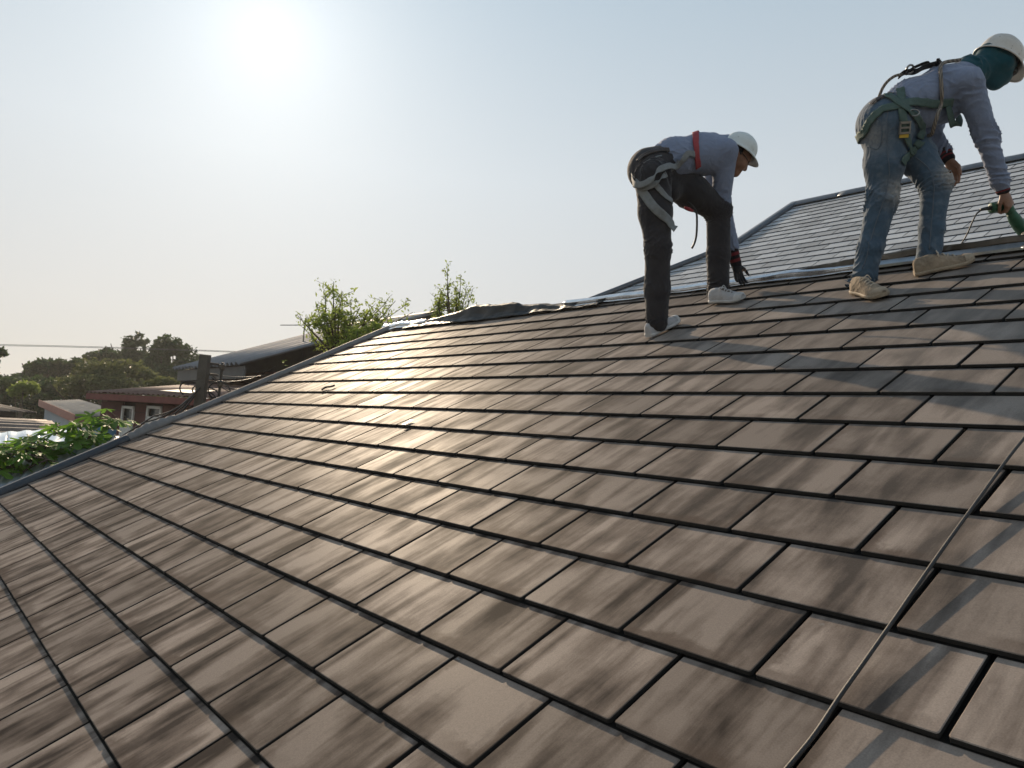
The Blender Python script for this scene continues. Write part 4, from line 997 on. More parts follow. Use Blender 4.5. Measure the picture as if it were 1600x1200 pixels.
build_b()
build_a()
# ================================================================== GROUND
t_ = NT('ground_earth'); co = t_.coord('Object'); n1 = t_.noise(co, .25, 6, .6); n2 = t_.noise(co, 3, 5, .65)
t_.set(Base_Color=t_.mix(t_.ramp(n1, [(.42, 0.0), (.58, 1.0)]), t_.ramp(n2, [(.3, (.10, .075, .05)), (.7, (.19, .15, .11))]), t_.ramp(n2, [(.3, (.03, .05, .015)), (.7, (.07, .09, .03))])), Roughness=.95); t_.bump(n2, .6, .05)
o = mesh_obj('ground', [(-390, -390, GZ), (390, -390, GZ), (390, 390, GZ), (-390, 390, GZ)], [(0, 1, 2, 3)], t_.m); tag(o, 'earth and grass ground between the houses', None, None, 'structure')

# ================================================================== NEIGHBOURING HOUSES
def height_at(px, py, d): return at(px, py, d)
M_TIN = plain('tin_roof', (.21, .225, .245), .7, 0, .25, 1.2, .1, .2)
M_TIN_RUST = plain('tin_roof_rust', (.17, .10, .075), .7, .1, .3, 1.5, .15)
M_TIN_PALE = plain('tin_roof_pale', (.30, .285, .26), .6, .2, .2, 1.5, .1)
M_TIN_DARK = plain('tin_roof_dark', (.06, .05, .045), .7, .1, .25, 1.5, .1)
M_REDW = plain('red_boards', (.085, .028, .022), .75, 0, .35, 2.5, .3)
M_DARKW = plain('dark_boards', (.035, .026, .022), .8, 0, .35, 2.5, .3)
M_FASC = plain('fascia_red', (.16, .045, .035), .7, 0, .25, 4, .2)
M_SALM = plain('barge_salmon', (.42, .20, .15), .7, 0, .2, 4, .2)
M_WHITE = plain('white_paint', (.62, .62, .60), .6, 0, .1, 5, .1)
M_PALEW = plain('pale_wall', (.42, .45, .47), .8, 0, .1, 2, .1)
M_PANE = plain('window_glass', (.05, .06, .065), .12, 0, .2, 1, 0)
M_GREYB = plain('grey_fascia', (.10, .10, .095), .7, 0, .2, 3, .2)

def corrugated(parent, a, along, down, length, run, mat, pitch=.22, depth=.022, sheet=.88, name='roof_sheet', overlap=0.0):
    """separate corrugated sheets laid side by side; a is the upper corner, along runs with the ridge, down with the corrugations"""
    al, dn = nrm(along), nrm(down); up = nrm(np.cross(al, dn)); up = up if up[2] > 0 else -up; n = max(1, int(round(length / sheet))); w = length / n
    m_ = max(2, int(w / pitch * 8)); G = np.array([[al * x + dn * y + up * (depth * math.sin(2 * math.pi * x / pitch)) for y in (0, run * .33, run * .66, run)] for x in np.linspace(0, w + overlap, m_)])
    me = None
    for i in range(n):
        p = np.asarray(a) + al * (w * i) + up * (.006 * (i % 2)); p = p + dn * random.uniform(-.02, .02)
        if me is None:
            o = MB().grid(G).build(name, mat, None, True); me = o.data; md = o.modifiers.new('t', 'SOLIDIFY'); md.thickness = .006; o.parent = parent
        else:
            o = bpy.data.objects.new(name, me); link(o, parent); md = o.modifiers.new('t', 'SOLIDIFY'); md.thickness = .006
        o.location = Vector(p - np.array(parent.location))

def boarded(parent, p0, p1, z0, z1, h, mat, th=.03, openings=(), gap=.012):
    """horizontal boards, each its own piece, between two points; openings are (s0, s1, za, zb)"""
    p0, p1 = np.array([*p0[:2], 0.0]), np.array([*p1[:2], 0.0]); d = nrm(p1 - p0); L = np.linalg.norm(p1 - p0); nrmv = np.array([d[1], -d[0], 0])
    z = z0
    while z < z1 - .02:
        zt_ = min(z + h, z1); cuts_ = [(0, L)]
        for s0, s1, za, zb in openings:
            if za < zt_ - .01 and zb > z + .01:
                cuts_ = [q for c0, c1 in cuts_ for q in ((c0, min(c1, s0)), (max(c0, s1), c1)) if q[1] - q[0] > .02]
        for c0, c1 in cuts_:
            mb = MB(); q = nrmv * (th + random.uniform(0, .008)); a_, b_ = p0 + d * c0, p0 + d * c1
            mb.prism([a_ + [0, 0, z + gap], b_ + [0, 0, z + gap], b_ + q + [0, 0, z + gap], a_ + q + [0, 0, z + gap]], [0, 0, zt_ - z - gap]); mb.build('board', mat, parent)
        z = zt_

# ---- building with the long grey corrugated roof, its eave level and parallel to the near ridge
TH = math.radians(21.0)
ct = at(269, 576, 22.0)
b1 = empty('outbuilding', np.array([ct[0] + 4, ct[1] + 4, GZ]), 'long building with a grey corrugated metal roof behind the leafy bush', 'building')
ra = np.array([0, math.cos(TH), math.sin(TH)]); ex_ = np.array([1.0, 0, 0]); RUN = 5.75; LEN = 5.4
corrugated(b1, ct + ra * RUN, ex_, -ra, LEN, RUN, M_TIN, .30, .045, .90)
corrugated(b1, ct + ra * RUN, ex_, np.array([0, math.cos(TH), -math.sin(TH)]), LEN, RUN, M_TIN, .24, .024, 3.0, 'back_sheet')
rc_ = MB(); rr_ = ct + ra * RUN; rc_.prism([rr_ + [-.05, -.22, -.035], rr_ + [-.05, 0, .05], rr_ + [-.05, .22, -.035], rr_ + [-.05, 0, .03]], [LEN + .1, 0, 0]); rc_.build('ridge_cap', M_TIN_PALE, b1)
MB().box((ct[0] + .15, ct[1] + .12, ct[2] - .34), (ct[0] + LEN, ct[1] + .17, ct[2] - .05)).build('fascia', M_GREYB, b1)
MB().prism([ct + [.2, .2, -.40], ct + [.2, .2, -.06], ct + ra * RUN + [.2, 0, -.10], ct + [.2, 2 * RUN * math.cos(TH) - .2, -.06], ct + [.2, 2 * RUN * math.cos(TH) - .2, -.40]], [.06, 0, 0]).build('gable_board', M_GREYB, b1)
boarded(b1, (ct[0] + .6, ct[1] + .9), (ct[0] + LEN, ct[1] + .9), GZ + .3, ct[2] - .1, .24, M_REDW)
MB().box((ct[0] + .6, ct[1] + .94, GZ), (ct[0] + LEN - .3, ct[1] + 2 * RUN * math.cos(TH) - 1, ct[2] - .15)).build('wall', M_DARKW, b1)

# ---- red boarded house with a low rusty roof
A1, A2 = at(135, 612, 18.0), at(310, 620, 15.1); A2[2] = A1[2]
e = nrm((A2 - A1) * [1, 1, 0]); inn = np.array([-e[1], e[0], 0]);
if (inn @ (A1 - CAM)) < 0: inn = -inn
Lr = np.linalg.norm(A2 - A1) + 3.0
b2 = empty('red_house', np.array([*(A1 + e * 2 + inn * 2)[:2], GZ]), 'dark red boarded house with rusty roof and two white-railed windows', 'house')
up_in = nrm(inn + np.array([0, 0, .16])); corrugated(b2, A1 + up_in * 5.2, e, -up_in, Lr, 5.2, M_TIN_RUST, .2, .018, .85)
dn2 = nrm(inn - np.array([0, 0, .16])); corrugated(b2, A1 + up_in * 5.2, e, dn2, Lr, 5.0, M_TIN_RUST, .2, .018, 2.5, 'back_sheet')
MB().prism([A1 - [0, 0, .03], A1 + e * Lr - [0, 0, .03], A1 + e * Lr - [0, 0, .17], A1 - [0, 0, .17]], inn * .03).build('fascia', M_FASC, b2)
MB().prism([A1 + up_in * .9 + e * 2.6 + [0, 0, .035], A1 + up_in * .9 + e * 4.0 + [0, 0, .035], A1 + up_in * .25 + e * 4.1 + [0, 0, .035], A1 + up_in * .5 + e * 2.4 + [0, 0, .035]], [0, 0, .01]).build('patch_sheet', M_TIN_PALE, b2)
W0 = A1 + inn * .35 + e * .12; nW = -inn
def wall_pt(px, py): return on_plane(px, py, nW, W0)
wins = []
for x0, x1, yt, yb in ((195, 214, 634, 693), (234, 257, 634, 678)):
    a_, b_ = wall_pt(x0, yt), wall_pt(x1, yt); c_ = wall_pt(x0, yb); wins.append(((a_ - W0) @ e, (b_ - W0) @ e, c_[2], a_[2]))
boarded(b2, W0, W0 + e * (Lr - .8), GZ + .4, A1[2] - .05, .21, M_REDW, openings=wins)
MB().prism([W0 + inn * .10 + [0, 0, GZ - W0[2]], W0 + inn * .10 + e * (Lr - .8) + [0, 0, GZ - W0[2]], W0 + inn * 8 + e * (Lr - .8) + [0, 0, GZ - W0[2]], W0 + inn * 8 + [0, 0, GZ - W0[2]]], [0, 0, A1[2] - GZ - .05]).build('wall', M_DARKW, b2)
for s0, s1, za, zb in wins:
    wp = lambda s_, z_, d_: np.array([*(W0 + e * s_ - inn * d_)[:2], z_]); ftop = zb - (zb - za) * .02; mid_ = za + (zb - za) * .62
    fr_ = MB(); wf = .06
    for q in ((s0, s0 + wf, za, zb), (s1 - wf, s1, za, zb), (s0, s1, zb - wf, zb), (s0, s1, mid_ - wf, mid_)): fr_.prism([wp(q[0], q[2], .03), wp(q[1], q[2], .03), wp(q[1], q[3], .03), wp(q[0], q[3], .03)], -inn * .04)
    wo_ = fr_.build('window', M_WHITE, b2)
    MB().prism([wp(s0 + wf, mid_, -.02), wp(s1 - wf, mid_, -.02), wp(s1 - wf, zb - wf, -.02), wp(s0 + wf, zb - wf, -.02)], -inn * .01).build('pane', M_PANE, wo_)
    for i in range(5):
        x_ = s0 + wf + (s1 - s0 - 2 * wf) * (i + .5) / 5; MB().prism([wp(x_ - .035, za, .04), wp(x_ + .035, za, .04), wp(x_ + .035, mid_, .04), wp(x_ - .035, mid_, .04)], -inn * .02).build('baluster', M_WHITE, wo_)

# ---- small shed with a pale sheet roof and salmon barge board
TL, TR, BL, BR = at(61, 627, 27), at(152, 627, 24.5), at(117, 651, 19.5), at(152, 651, 18.6)
b3 = empty('shed', np.array([*((TL + BR) / 2)[:2], GZ]), 'low shed with a pale sheet roof and salmon-pink edge board', 'shed')
al_ = nrm(BR - BL); dn_ = (BL - TL); corrugated(b3, TL, al_, dn_, 3.6, np.linalg.norm(dn_), M_TIN_PALE, .2, .02, .9)
MB().prism([TL + [0, 0, .06], BL + [0, 0, .06], BL - [0, 0, .16], TL - [0, 0, .16]], -al_ * .05).build('barge_board', M_SALM, b3)
MB().prism([BL + [0, 0, -.03], BL + al_ * 3.6 + [0, 0, -.03], BL + al_ * 3.6 + [0, 0, -.16], BL + [0, 0, -.16]], nrm(dn_) * .03).build('fascia', M_FASC, b3)
w3a, w3b = BL + al_ * .5 - nrm(dn_) * .7, TL + al_ * .5 + nrm(dn_) * .5
MB().prism([w3a * [1, 1, 0] + [0, 0, GZ], w3b * [1, 1, 0] + [0, 0, GZ], w3b * [1, 1, 0] + [0, 0, TL[2] - .2], w3a * [1, 1, 0] + [0, 0, BL[2] - .1]], al_ * 2.6).build('wall', M_PALEW, b3)

# ---- dark low house at the far left
D1, D2 = at(-60, 640, 22), at(60, 631, 27); D2[2] = D1[2]; e4 = nrm(D2 - D1); in4 = np.array([-e4[1], e4[0], 0]);
if in4 @ (D1 - CAM) < 0: in4 = -in4
b4 = empty('dark_house', np.array([*((D1 + D2) / 2 + in4 * 2)[:2], GZ]), 'dark brown low house at the left edge below the trees', 'house')
L4 = np.linalg.norm(D2 - D1); u4 = nrm(in4 + [0, 0, .16]); corrugated(b4, D1 + u4 * 4.5, e4, -u4, L4, 4.5, M_TIN_DARK, .2, .018, 1.0)
corrugated(b4, D1 + u4 * 4.5, e4, nrm(in4 - [0, 0, .16]), L4, 4.5, M_TIN_DARK, .2, .018, 3.0, 'back_sheet')
boarded(b4, D1 + in4 * .6, D2 + in4 * .6 - e4 * .3, GZ + .2, D1[2] - .02, .26, M_DARKW)
MB().prism([(D1 + in4 * .66) * [1, 1, 0] + [0, 0, GZ], (D2 + in4 * .66 - e4 * .4) * [1, 1, 0] + [0, 0, GZ], (D2 + in4 * 8 - e4 * .4) * [1, 1, 0] + [0, 0, GZ], (D1 + in4 * 8) * [1, 1, 0] + [0, 0, GZ]], [0, 0, D1[2] - GZ - .02]).build('wall', M_DARKW, b4)
MB().prism([D1 + e4 * 2.2 + in4 * .5 + [0, 0, -1.3], D1 + e4 * 3.2 + in4 * .5 + [0, 0, -1.3], D1 + e4 * 3.2 + in4 * .5 + [0, 0, -.45], D1 + e4 * 2.2 + in4 * .5 + [0, 0, -.45]], in4 * .05).build('window', M_PANE, b4)

# ---- rusty curved sheet roof, low at the left edge
R1 = at(-62, 668, 12.5); b5 = empty('lean_to', np.array([R1[0], R1[1], GZ]), 'low lean-to with a curved weathered tin roof at the left edge', 'lean-to')
ax_ = nrm(ROT @ [.35, 0, 1.0] * [1, 1, 0]); sd_ = np.array([ax_[1], -ax_[0], 0])
G = np.array([[R1 + sd_ * (math.sin(q) * .85 - .1) + np.array([0, 0, math.cos(q) * .62 - .45 + .015 * math.sin(q * 38)]) + ax_ * y for y in np.linspace(-.3, 1.6, 6)] for q in np.linspace(-1.4, 1.35, 150)])
o = MB().grid(G).build('roof_sheet', plain('tin_weathered', (.21, .17, .145), .7, .2, .35, 3, .2), b5, True); o.modifiers.new('t', 'SOLIDIFY').thickness = .008
for q in (-1, 1):
    for y in (-.2, 1.5): MB().tube(np.array([R1 + sd_ * (q * .75 - .1) + ax_ * y + [0, 0, -.45], (R1 + sd_ * (q * .75 - .1) + ax_ * y) * [1, 1, 0] + [0, 0, GZ]]), .05, 8).build('post', M_DARKW, b5)

# ---- pale blue awning with a green edge
t_ = NT('awning_sheet'); n1 = t_.noise(t_.coord('Object'), 1.5, 4); t_.set(Base_Color=t_.ramp(n1, [(.3, (.42, .55, .68)), (.7, (.55, .66, .76))]), Roughness=.35)
M_AWN = t_.m; M_GRNE = plain('awning_green', (.02, .16, .07), .5, bump=.1)
q0, q1, q2, q3 = at(-40, 678, 11.5), at(118, 668, 11.5), at(108, 690, 9.6), at(-40, 700, 9.6)
b6 = empty('awning', np.array([*((q0 + q2) / 2)[:2], GZ]), 'pale blue sheet awning with a green front edge below the leaves', 'awning')
nW_ = 3
for i in range(nW_):
    a_, b_ = i / nW_, (i + .985) / nW_; G = np.array([[(q0 * (1 - s_) + q1 * s_) * (1 - r_) + (q3 * (1 - s_) + q2 * s_) * r_ + np.array([0, 0, .03 * math.sin(s_ * 40) * .3 - .05 * math.sin(math.pi * r_)]) for r_ in np.linspace(0, 1, 6)] for s_ in np.linspace(a_, b_, 12)])
    o = MB().grid(G).build('awning_sheet', M_AWN, b6, True); o.modifiers.new('t', 'SOLIDIFY').thickness = .006
MB().prism([q3 + [0, 0, .01], q2 + [0, 0, .01], q2 - [0, 0, .055], q3 - [0, 0, .055]], nrm(q0 - q3) * -.02).build('edge_strip', M_GRNE, b6)
for q in (q0, q1, q2, q3): MB().tube(np.array([q - [0, 0, .03], q * [1, 1, 0] + [0, 0, GZ]]), .03, 8).build('post', M_GREYB, b6)
# ---- lower grey sheet roof under the leaves
q0, q1, q2, q3 = at(40, 705, 9.6), at(130, 690, 9.6), at(110, 725, 8.6), at(10, 745, 8.6)
b7 = empty('low_roof', np.array([*((q0 + q2) / 2)[:2], GZ]), 'low grey sheet roof just outside the dark edge trim', 'roof')
dn_ = q3 - q0; al_ = nrm(q1 - q0); corrugated(b7, q0 - al_ * .4, al_, dn_, 1.6, np.linalg.norm(dn_) + .5, plain('sheet_grey_blue', (.25, .27, .30), .55, .2, .2, 3, .1), .12, .012, .8)
for q in (q0, q1, q2, q3): MB().tube(np.array([q - [0, 0, .03], q * [1, 1, 0] + [0, 0, GZ]]), .03, 8).build('post', M_DARKW, b7)
# ---- blue water drum
wd = at(164, 678, 10.2); b8 = empty('water_drum', np.array([*wd[:2], GZ]), 'blue plastic water drum on a post stand beside the red house', 'drum')
prof = [(0, -.28), (.10, -.28), (.128, -.25), (.132, -.14), (.138, -.12), (.132, -.10), (.132, .04), (.138, .06), (.132, .08), (.125, .11), (.09, .125), (0, .125)]
G = np.array([[wd + np.array([math.cos(a_) * r_, math.sin(a_) * r_, z_]) for a_ in np.linspace(0, 2 * math.pi, 25)] for r_, z_ in prof]); MB().grid(G).build('drum', plain('drum_blue', (.05, .16, .34), .4, 0, .2, 4, .1), b8, True)
MB().tube(np.array([wd - [0, 0, .28], [*wd[:2], GZ]]), .09, 8).build('stand', M_DARKW, b8)

# ================================================================== POLE, LINES, ANTENNA
PD = 12.6; pt, pb = at(321, 554, PD), at(311, 640, PD); dv = nrm(pt - pb); foot_ = pb + dv * ((GZ - .3 - pb[2]) / dv[2])
pole = empty('utility_pole', foot_ + dv * .3, 'weathered leaning utility pole hung with black cables', 'utility pole')
sx = nrm(np.cross(ROT @ [0, 0, 1], dv)); sy = np.cross(sx, dv); M_POLE = plain('pole_concrete', (.075, .068, .058), .85, 0, .35, 6, .4)
P0 = [foot_ + sx * a_ * .085 + sy * b_ * .08 for a_, b_ in ((-1, -1), (1, -1), (1, 1), (-1, 1))]; P1 = [pt + sx * a_ * .072 + sy * b_ * .07 for a_, b_ in ((-1, -1), (1, -1), (1, 1), (-1, 1))]
mb = MB(); mb.add(P0 + P1, [(3, 2, 1, 0), (4, 5, 6, 7), (0, 1, 5, 4), (1, 2, 6, 5), (2, 3, 7, 6), (3, 0, 4, 7)]); mb.build('post', M_POLE, pole)
for s_ in (.12, .30, .42): c = pt - dv * s_; MB().prism([c + sx * .10, c + sx * .24, c + sx * .24 - dv * .04, c + sx * .10 - dv * .04], -sy * .03).build('bracket', M_TIN_DARK, pole)
pr = pt + sx * .30 - dv * .1; MB().tube(np.array([pr, pr - dv * 1.3]), .022, 8).build('conduit', M_BLACK, pole)
for i in range(4):
    c = pt + sx * (.30 if i < 3 else -.2) - dv * (.12 + .28 * i); prof = [(.0, 0), (.035, .0), (.05, -.03), (.03, -.05), (.05, -.08), (.03, -.11), (0, -.11)]
    G = np.array([[c + (sx * math.cos(a_) + sy * math.sin(a_)) * r_ + dv * z_ for a_ in np.linspace(0, 2 * math.pi, 13)] for r_, z_ in prof]); MB().grid(G).build('insulator', plain('insulator', (.05, .045, .04), .3, bump=0) if i == 0 else bpy.data.materials['insulator'], pole, True)
rn = random.Random(11)
for i in range(7):     # loops and tails of slack cable at the pole
    c = pt - dv * (.55 + .12 * rn.random() * 3) + sx * rn.uniform(-.3, .35); r0 = rn.uniform(.10, .22)
    MB().tube(np.array([c + sx * math.cos(a_) * r0 + dv * math.sin(a_) * r0 * .8 - sy * (.12 + .02 * i) for a_ in np.linspace(0, rn.uniform(4, 6.3), 24)]), .012, 6).build('cable_loop', M_BLACK, pole, True)
for x0, y0, x1, y1 in ((315, 603, 225, 660), (312, 607, 228, 668), (310, 612, 232, 676), (318, 600, 240, 650)):
    a_, b_ = at(x0, y0, PD), at(x1, y1, PD - .8); cpts = [a_ * (1 - s_) + b_ * s_ - np.array([0, 0, .12 * math.sin(math.pi * s_)]) for s_ in np.linspace(0, 1, 14)]; far_ = b_ + (b_ - a_) * 2.5; cpts += [b_ * (1 - s_) + far_ * s_ for s_ in (.3, .6, 1)]
    MB().tube(np.array(cpts), .013, 6).build('cable', M_BLACK, pole, True)
for x1, y1, sag in ((380, 576, .25), (430, 572, .15), (404, 580, .35), (418, 575, .5), (445, 578, .1)):
    a_, b_ = at(331, 572 + rn.uniform(0, 28), PD), at(x1, y1, 20.8); far_ = b_ + (b_ - a_) * 1.6
    cpts = [a_ * (1 - s_) + b_ * s_ - np.array([0, 0, sag * math.sin(math.pi * s_)]) for s_ in np.linspace(0, 1, 14)]
    MB().tube(np.array(cpts), .009, 6).build('cable', M_BLACK, pole, True)
for k, (y0, y1) in enumerate(((544.5, 551.5), (546.5, 553))):
    o = MB().tube(np.array([at(-300 + 45 * i, y0 - 11 + (y1 - y0) * (i / 10) + .9 * (i - 5) ** 2 * .06, 48) for i in range(16)]), .016, 5).build('overhead_wire', M_GREYB, None, True)
    c = at(60, 548, 48); o.data.transform(Matrix.Translation(-Vector(c))); o.location = Vector(c); tag(o, ('upper' if k == 0 else 'lower') + ' of the two thin wires in the sky above the trees at left', 'wire', 'overhead wires at left')
an = at(476, 508, 20.5); am = empty('antenna', an * [1, 1, 0] + [0, 0, ct[2] + 1.6], 'thin antenna rod poking out left of the leafy bush', 'antenna')
MB().tube(np.array([at(438, 508, 20.5), an]), .012, 6).build('boom', M_GREYB, am); MB().tube(np.array([an, an - [0, 0, 1.0]]), .018, 6).build('mast', M_GREYB, am)

# ================================================================== TREES AND PLANTS
def leaf_mat(name, c0, c1, trans=.35, rough=.55):
    t = NT(name); oi = t.n('ObjectInfo'); g = t.attr('tint')
    col = t.ramp(g, [(0, c0), (1, c1)]); t.set(Base_Color=col, Roughness=rough, Specular_IOR_Level=.3)
    tr = t.n('BsdfTranslucent'); t.l(t.mix(.5, col, tuple(min(1, x * 1.8) for x in c1)), tr.inputs[0]); mx = t.n('MixShader'); mx.inputs[0].default_value = trans
    t.l(t.b.outputs[0], mx.inputs[1]); t.l(tr.outputs[0], mx.inputs[2]); t.l(mx.outputs[0], t.out.inputs[0]); return t.m
M_LEAF_FAR = leaf_mat('foliage_dark', (.018, .034, .011), (.062, .100, .030), .32)
M_LEAF_OLV = leaf_mat('foliage_olive', (.048, .062, .020), (.135, .150, .055), .35)
M_LEAF_GRN = leaf_mat('foliage_green', (.10, .145, .025), (.25, .31, .07), .55)
M_LEAF_BRT = leaf_mat('foliage_bright', (.060, .135, .015), (.13, .25, .028), .5)
M_BARK = plain('bark', (.075, .058, .042), .9, 0, .3, 12, .5)

def leaves(name, C, size, mat, parent, rnd, up=.4, aspect=.45, droop=0.0):
    """one bent diamond per leaf"""
    n = len(C); size = size * (.6 + .8 * rnd.random(n)); N = rnd.normal(size=(n, 3)); N[:, 2] = np.abs(N[:, 2]) + up; N /= np.linalg.norm(N, axis=1)[:, None]
    T = np.cross(N, rnd.normal(size=(n, 3))); T[:, 2] -= droop; T /= np.linalg.norm(T, axis=1)[:, None]; S = np.cross(N, T)
    s = size[:, None]; V = np.stack([C - T * s * .5, C + S * s * aspect * .5 + N * s * .06, C + T * s * .5, C - S * s * aspect * .5 + N * s * .06], 1).reshape(-1, 3)
    Fq = np.arange(4 * n).reshape(n, 4); tint = np.repeat(np.clip(rnd.normal(.5, .25, n) + .3 * vnoise(C * .9), 0, 1), 4)
    return mesh_obj(name, V, Fq, mat, parent, False, {'tint': tint})

def tree(label, base, lobes, n, size, mat, rnd, trunk_r=.25, group=None, name='tree', cat='tree', clump=.30, thresh=.05, limbs=True, freq=1.2):
    """lobes: (centre, (rx, ry, rz)); leaves gather in clumps and leave gaps"""
    t = empty(name, base, label, cat, group); pts = []
    vol = np.array([r[0] * r[1] * r[2] for _, r in lobes]) ** .67; vol /= vol.sum()
    for (c, r), w_ in zip(lobes, vol):
        m_ = int(n * w_ * 2.6); d = rnd.normal(size=(m_, 3)); d /= np.linalg.norm(d, axis=1)[:, None]; rad = rnd.random(m_) ** .45
        rad *= 1 + .22 * vnoise(d * 2.3 + np.array(c))
        p = np.array(c) + d * rad[:, None] * np.array(r); keep = vnoise(p * freq) + .45 * vnoise(p * freq * 2.7 + 7) > thresh; pts.append(p[keep][: int(n * w_)])
    C = np.vstack(pts); leaves('crown', C, size, mat, t, rnd)
    tb = MB(); b0 = np.array(base, float); cen = np.mean([c for c, _ in lobes], 0); fork = b0 * .45 + cen * .55; fork[:2] = b0[:2] * .6 + cen[:2] * .4
    tb.tube(spline([b0, b0 * .6 + fork * .4 + rnd.normal(size=3) * .05, fork], 10), np.linspace(trunk_r, trunk_r * .6, 10), 9)
    if limbs:
        for c, r in lobes:
            for _ in range(3):
                e_ = np.array(c) + rnd.normal(size=3) * np.array(r) * .42; m1 = fork * .5 + e_ * .5 + rnd.normal(size=3) * np.array(r) * .12 - [0, 0, .1 * r[2]]; tb.tube(spline([fork, m1, e_], 10), np.linspace(trunk_r * .42, trunk_r * .08, 10), 6)
    tb.build('trunk', M_BARK, t, True); return t

def gpt(px, d): p = at(px, 630, d); return np.array([p[0], p[1], GZ])
def lobe(px, py, d, rx, ry, rz=None): s_ = d / F; return (at(px, py, d), (rx * s_, (rz or rx) * s_, ry * s_))
R_ = np.random.default_rng(21)
tree('wide dark tree with a flat spreading crown at the far left', gpt(60, 62), [lobe(12, 592, 62, 34, 24), lobe(50, 586, 62, 34, 18), lobe(78, 578, 61, 34, 15), lobe(112, 572, 62, 30, 13), lobe(100, 600, 63, 30, 18), lobe(-20, 600, 62, 30, 22), lobe(140, 580, 63, 26, 16)], 9000, .55, M_LEAF_FAR, R_, .5, 'trees behind the houses', freq=.34, thresh=.0)
tree('dark tree with a tall tufted crown rising behind the olive bush', gpt(208, 68), [lobe(208, 540, 68, 22, 22), lobe(200, 560, 68, 30, 22), lobe(160, 563, 68, 26, 15), lobe(172, 544, 68, 8, 10), lobe(215, 576, 68, 34, 20)], 6500, .5, M_LEAF_FAR, R_, .4, 'trees behind the houses', freq=.45, thresh=-.12)
tree('rounded dark green tree just left of the utility pole', gpt(268, 58), [lobe(262, 552, 58, 28, 26), lobe(285, 565, 58, 24, 26), lobe(250, 575, 58, 32, 26), lobe(292, 580, 57, 18, 20), lobe(268, 590, 57, 36, 20)], 8000, .42, M_LEAF_FAR, R_, .4, 'trees behind the houses', freq=.5, thresh=-.14)
tree('broad olive-green bush in front of the dark trees at left', gpt(180, 42), [lobe(150, 590, 42, 42, 30), lobe(195, 588, 42, 44, 28), lobe(228, 600, 42, 26, 22), lobe(120, 602, 42, 28, 24), lobe(180, 606, 41, 60, 22), lobe(230, 640, 41, 60, 28), lobe(290, 640, 41, 50, 30)], 13000, .26, M_LEAF_OLV, R_, .25, 'trees behind the houses', thresh=-.25, freq=.8)
tree('low dark shrub mass below the spreading tree at far left', gpt(50, 44), [lobe(20, 606, 44, 36, 20), lobe(65, 604, 44, 34, 18), lobe(100, 612, 44, 30, 16), lobe(-20, 606, 44, 36, 22), lobe(0, 640, 43, 50, 26), lobe(70, 640, 43, 50, 26), lobe(140, 640, 43, 50, 26), lobe(40, 680, 42, 90, 30)], 12000, .34, M_LEAF_FAR, R_, .25, 'trees behind the houses', thresh=-.25, freq=.8)
tree('small bright green tree among the dark shrubs at left', gpt(40, 38), [lobe(42, 606, 38, 18, 10), lobe(30, 612, 38, 16, 10)], 1500, .22, M_LEAF_GRN, R_, .12, 'trees behind the houses', thresh=-.2)
tree('pale olive bush showing just above the rusty roof', gpt(268, 34), [lobe(262, 600, 34, 24, 10), lobe(245, 603, 34, 18, 8)], 2200, .18, M_LEAF_OLV, R_, .12, 'trees behind the houses', thresh=-.2)
tree('feathery branch of a tree cut by the left edge of the picture', gpt(-30, 40), [lobe(-6, 550, 40, 16, 8), lobe(-30, 552, 40, 26, 18), lobe(-40, 575, 40, 30, 20)], 2200, .28, M_LEAF_FAR, R_, .2, 'trees behind the houses', thresh=-.05)

def sapling(label, base, tips, n_leaf, size, mat, rnd, fork, lean=None):
    """loose young tree: every shoot carries its own leaves"""
    t = empty('young_tree', base, label, 'tree'); tb = MB(); L = []
    base = np.array(base, float); fork = np.array(fork, float); tb.tube(spline([base, base * .5 + fork * .5 + [.08, .05, 0], fork], 12), np.linspace(.06, .035, 12), 8)
    for tip, wgt in tips:
        tip = np.array(tip); mid = fork * .45 + tip * .55 + rnd.normal(size=3) * .06; sp = spline([fork, mid, tip], 14); tb.tube(sp, np.linspace(.022, .004, 14), 6)
        for k in range(int(7 * wgt)):
            s0 = sp[rnd.integers(5, 14)]; d = nrm(rnd.normal(size=3) * [1, 1, .6] + [0, 0, .45]); ln = rnd.uniform(.12, .34); e_ = s0 + d * ln; tb.tube(np.array([s0, s0 * .5 + e_ * .5 + [0, 0, .02], e_]), [.005, .004, .002], 5)
            m_ = int(n_leaf * ln / .25); q = rnd.random(m_); P_ = s0 + (e_ - s0) * q[:, None] + rnd.normal(size=(m_, 3)) * .035; L.append(P_)
        m_ = int(n_leaf * 1.2); q = rnd.random(m_) ** .6; L.append(sp[(4 + q * 9.9).astype(int)] + rnd.normal(size=(m_, 3)) * .045)
    leaves('crown', np.vstack(L), size, mat, t, rnd, .1, .42, .5); tb.build('trunk', M_BARK, t, True); return t
d6 = 11.6
tp = [(at(x, y, d6 + R_.uniform(-.35, .35)), w_) for x, y, w_ in ((521, 440, 1.4), (508, 458, 1.2), (535, 455, 1.2), (495, 475, 1.2), (548, 470, 1.3), (478, 495, 1.0), (464, 492, .6), (562, 480, 1.2), (500, 505, 1.4), (530, 490, 1.6), (572, 490, 1.0), (515, 525, 1.6), (545, 512, 1.6), (488, 528, 1.0), (590, 482, .8), (602, 474, .9), (618, 470, .8), (632, 478, .6), (645, 488, .6), (610, 490, .7), (525, 475, 1.4), (515, 500, 1.4))]
sapling('leafy young tree growing up beyond the left roof edge', gpt(530, d6), tp, 17, .064, M_LEAF_GRN, R_, at(528, 560, d6))
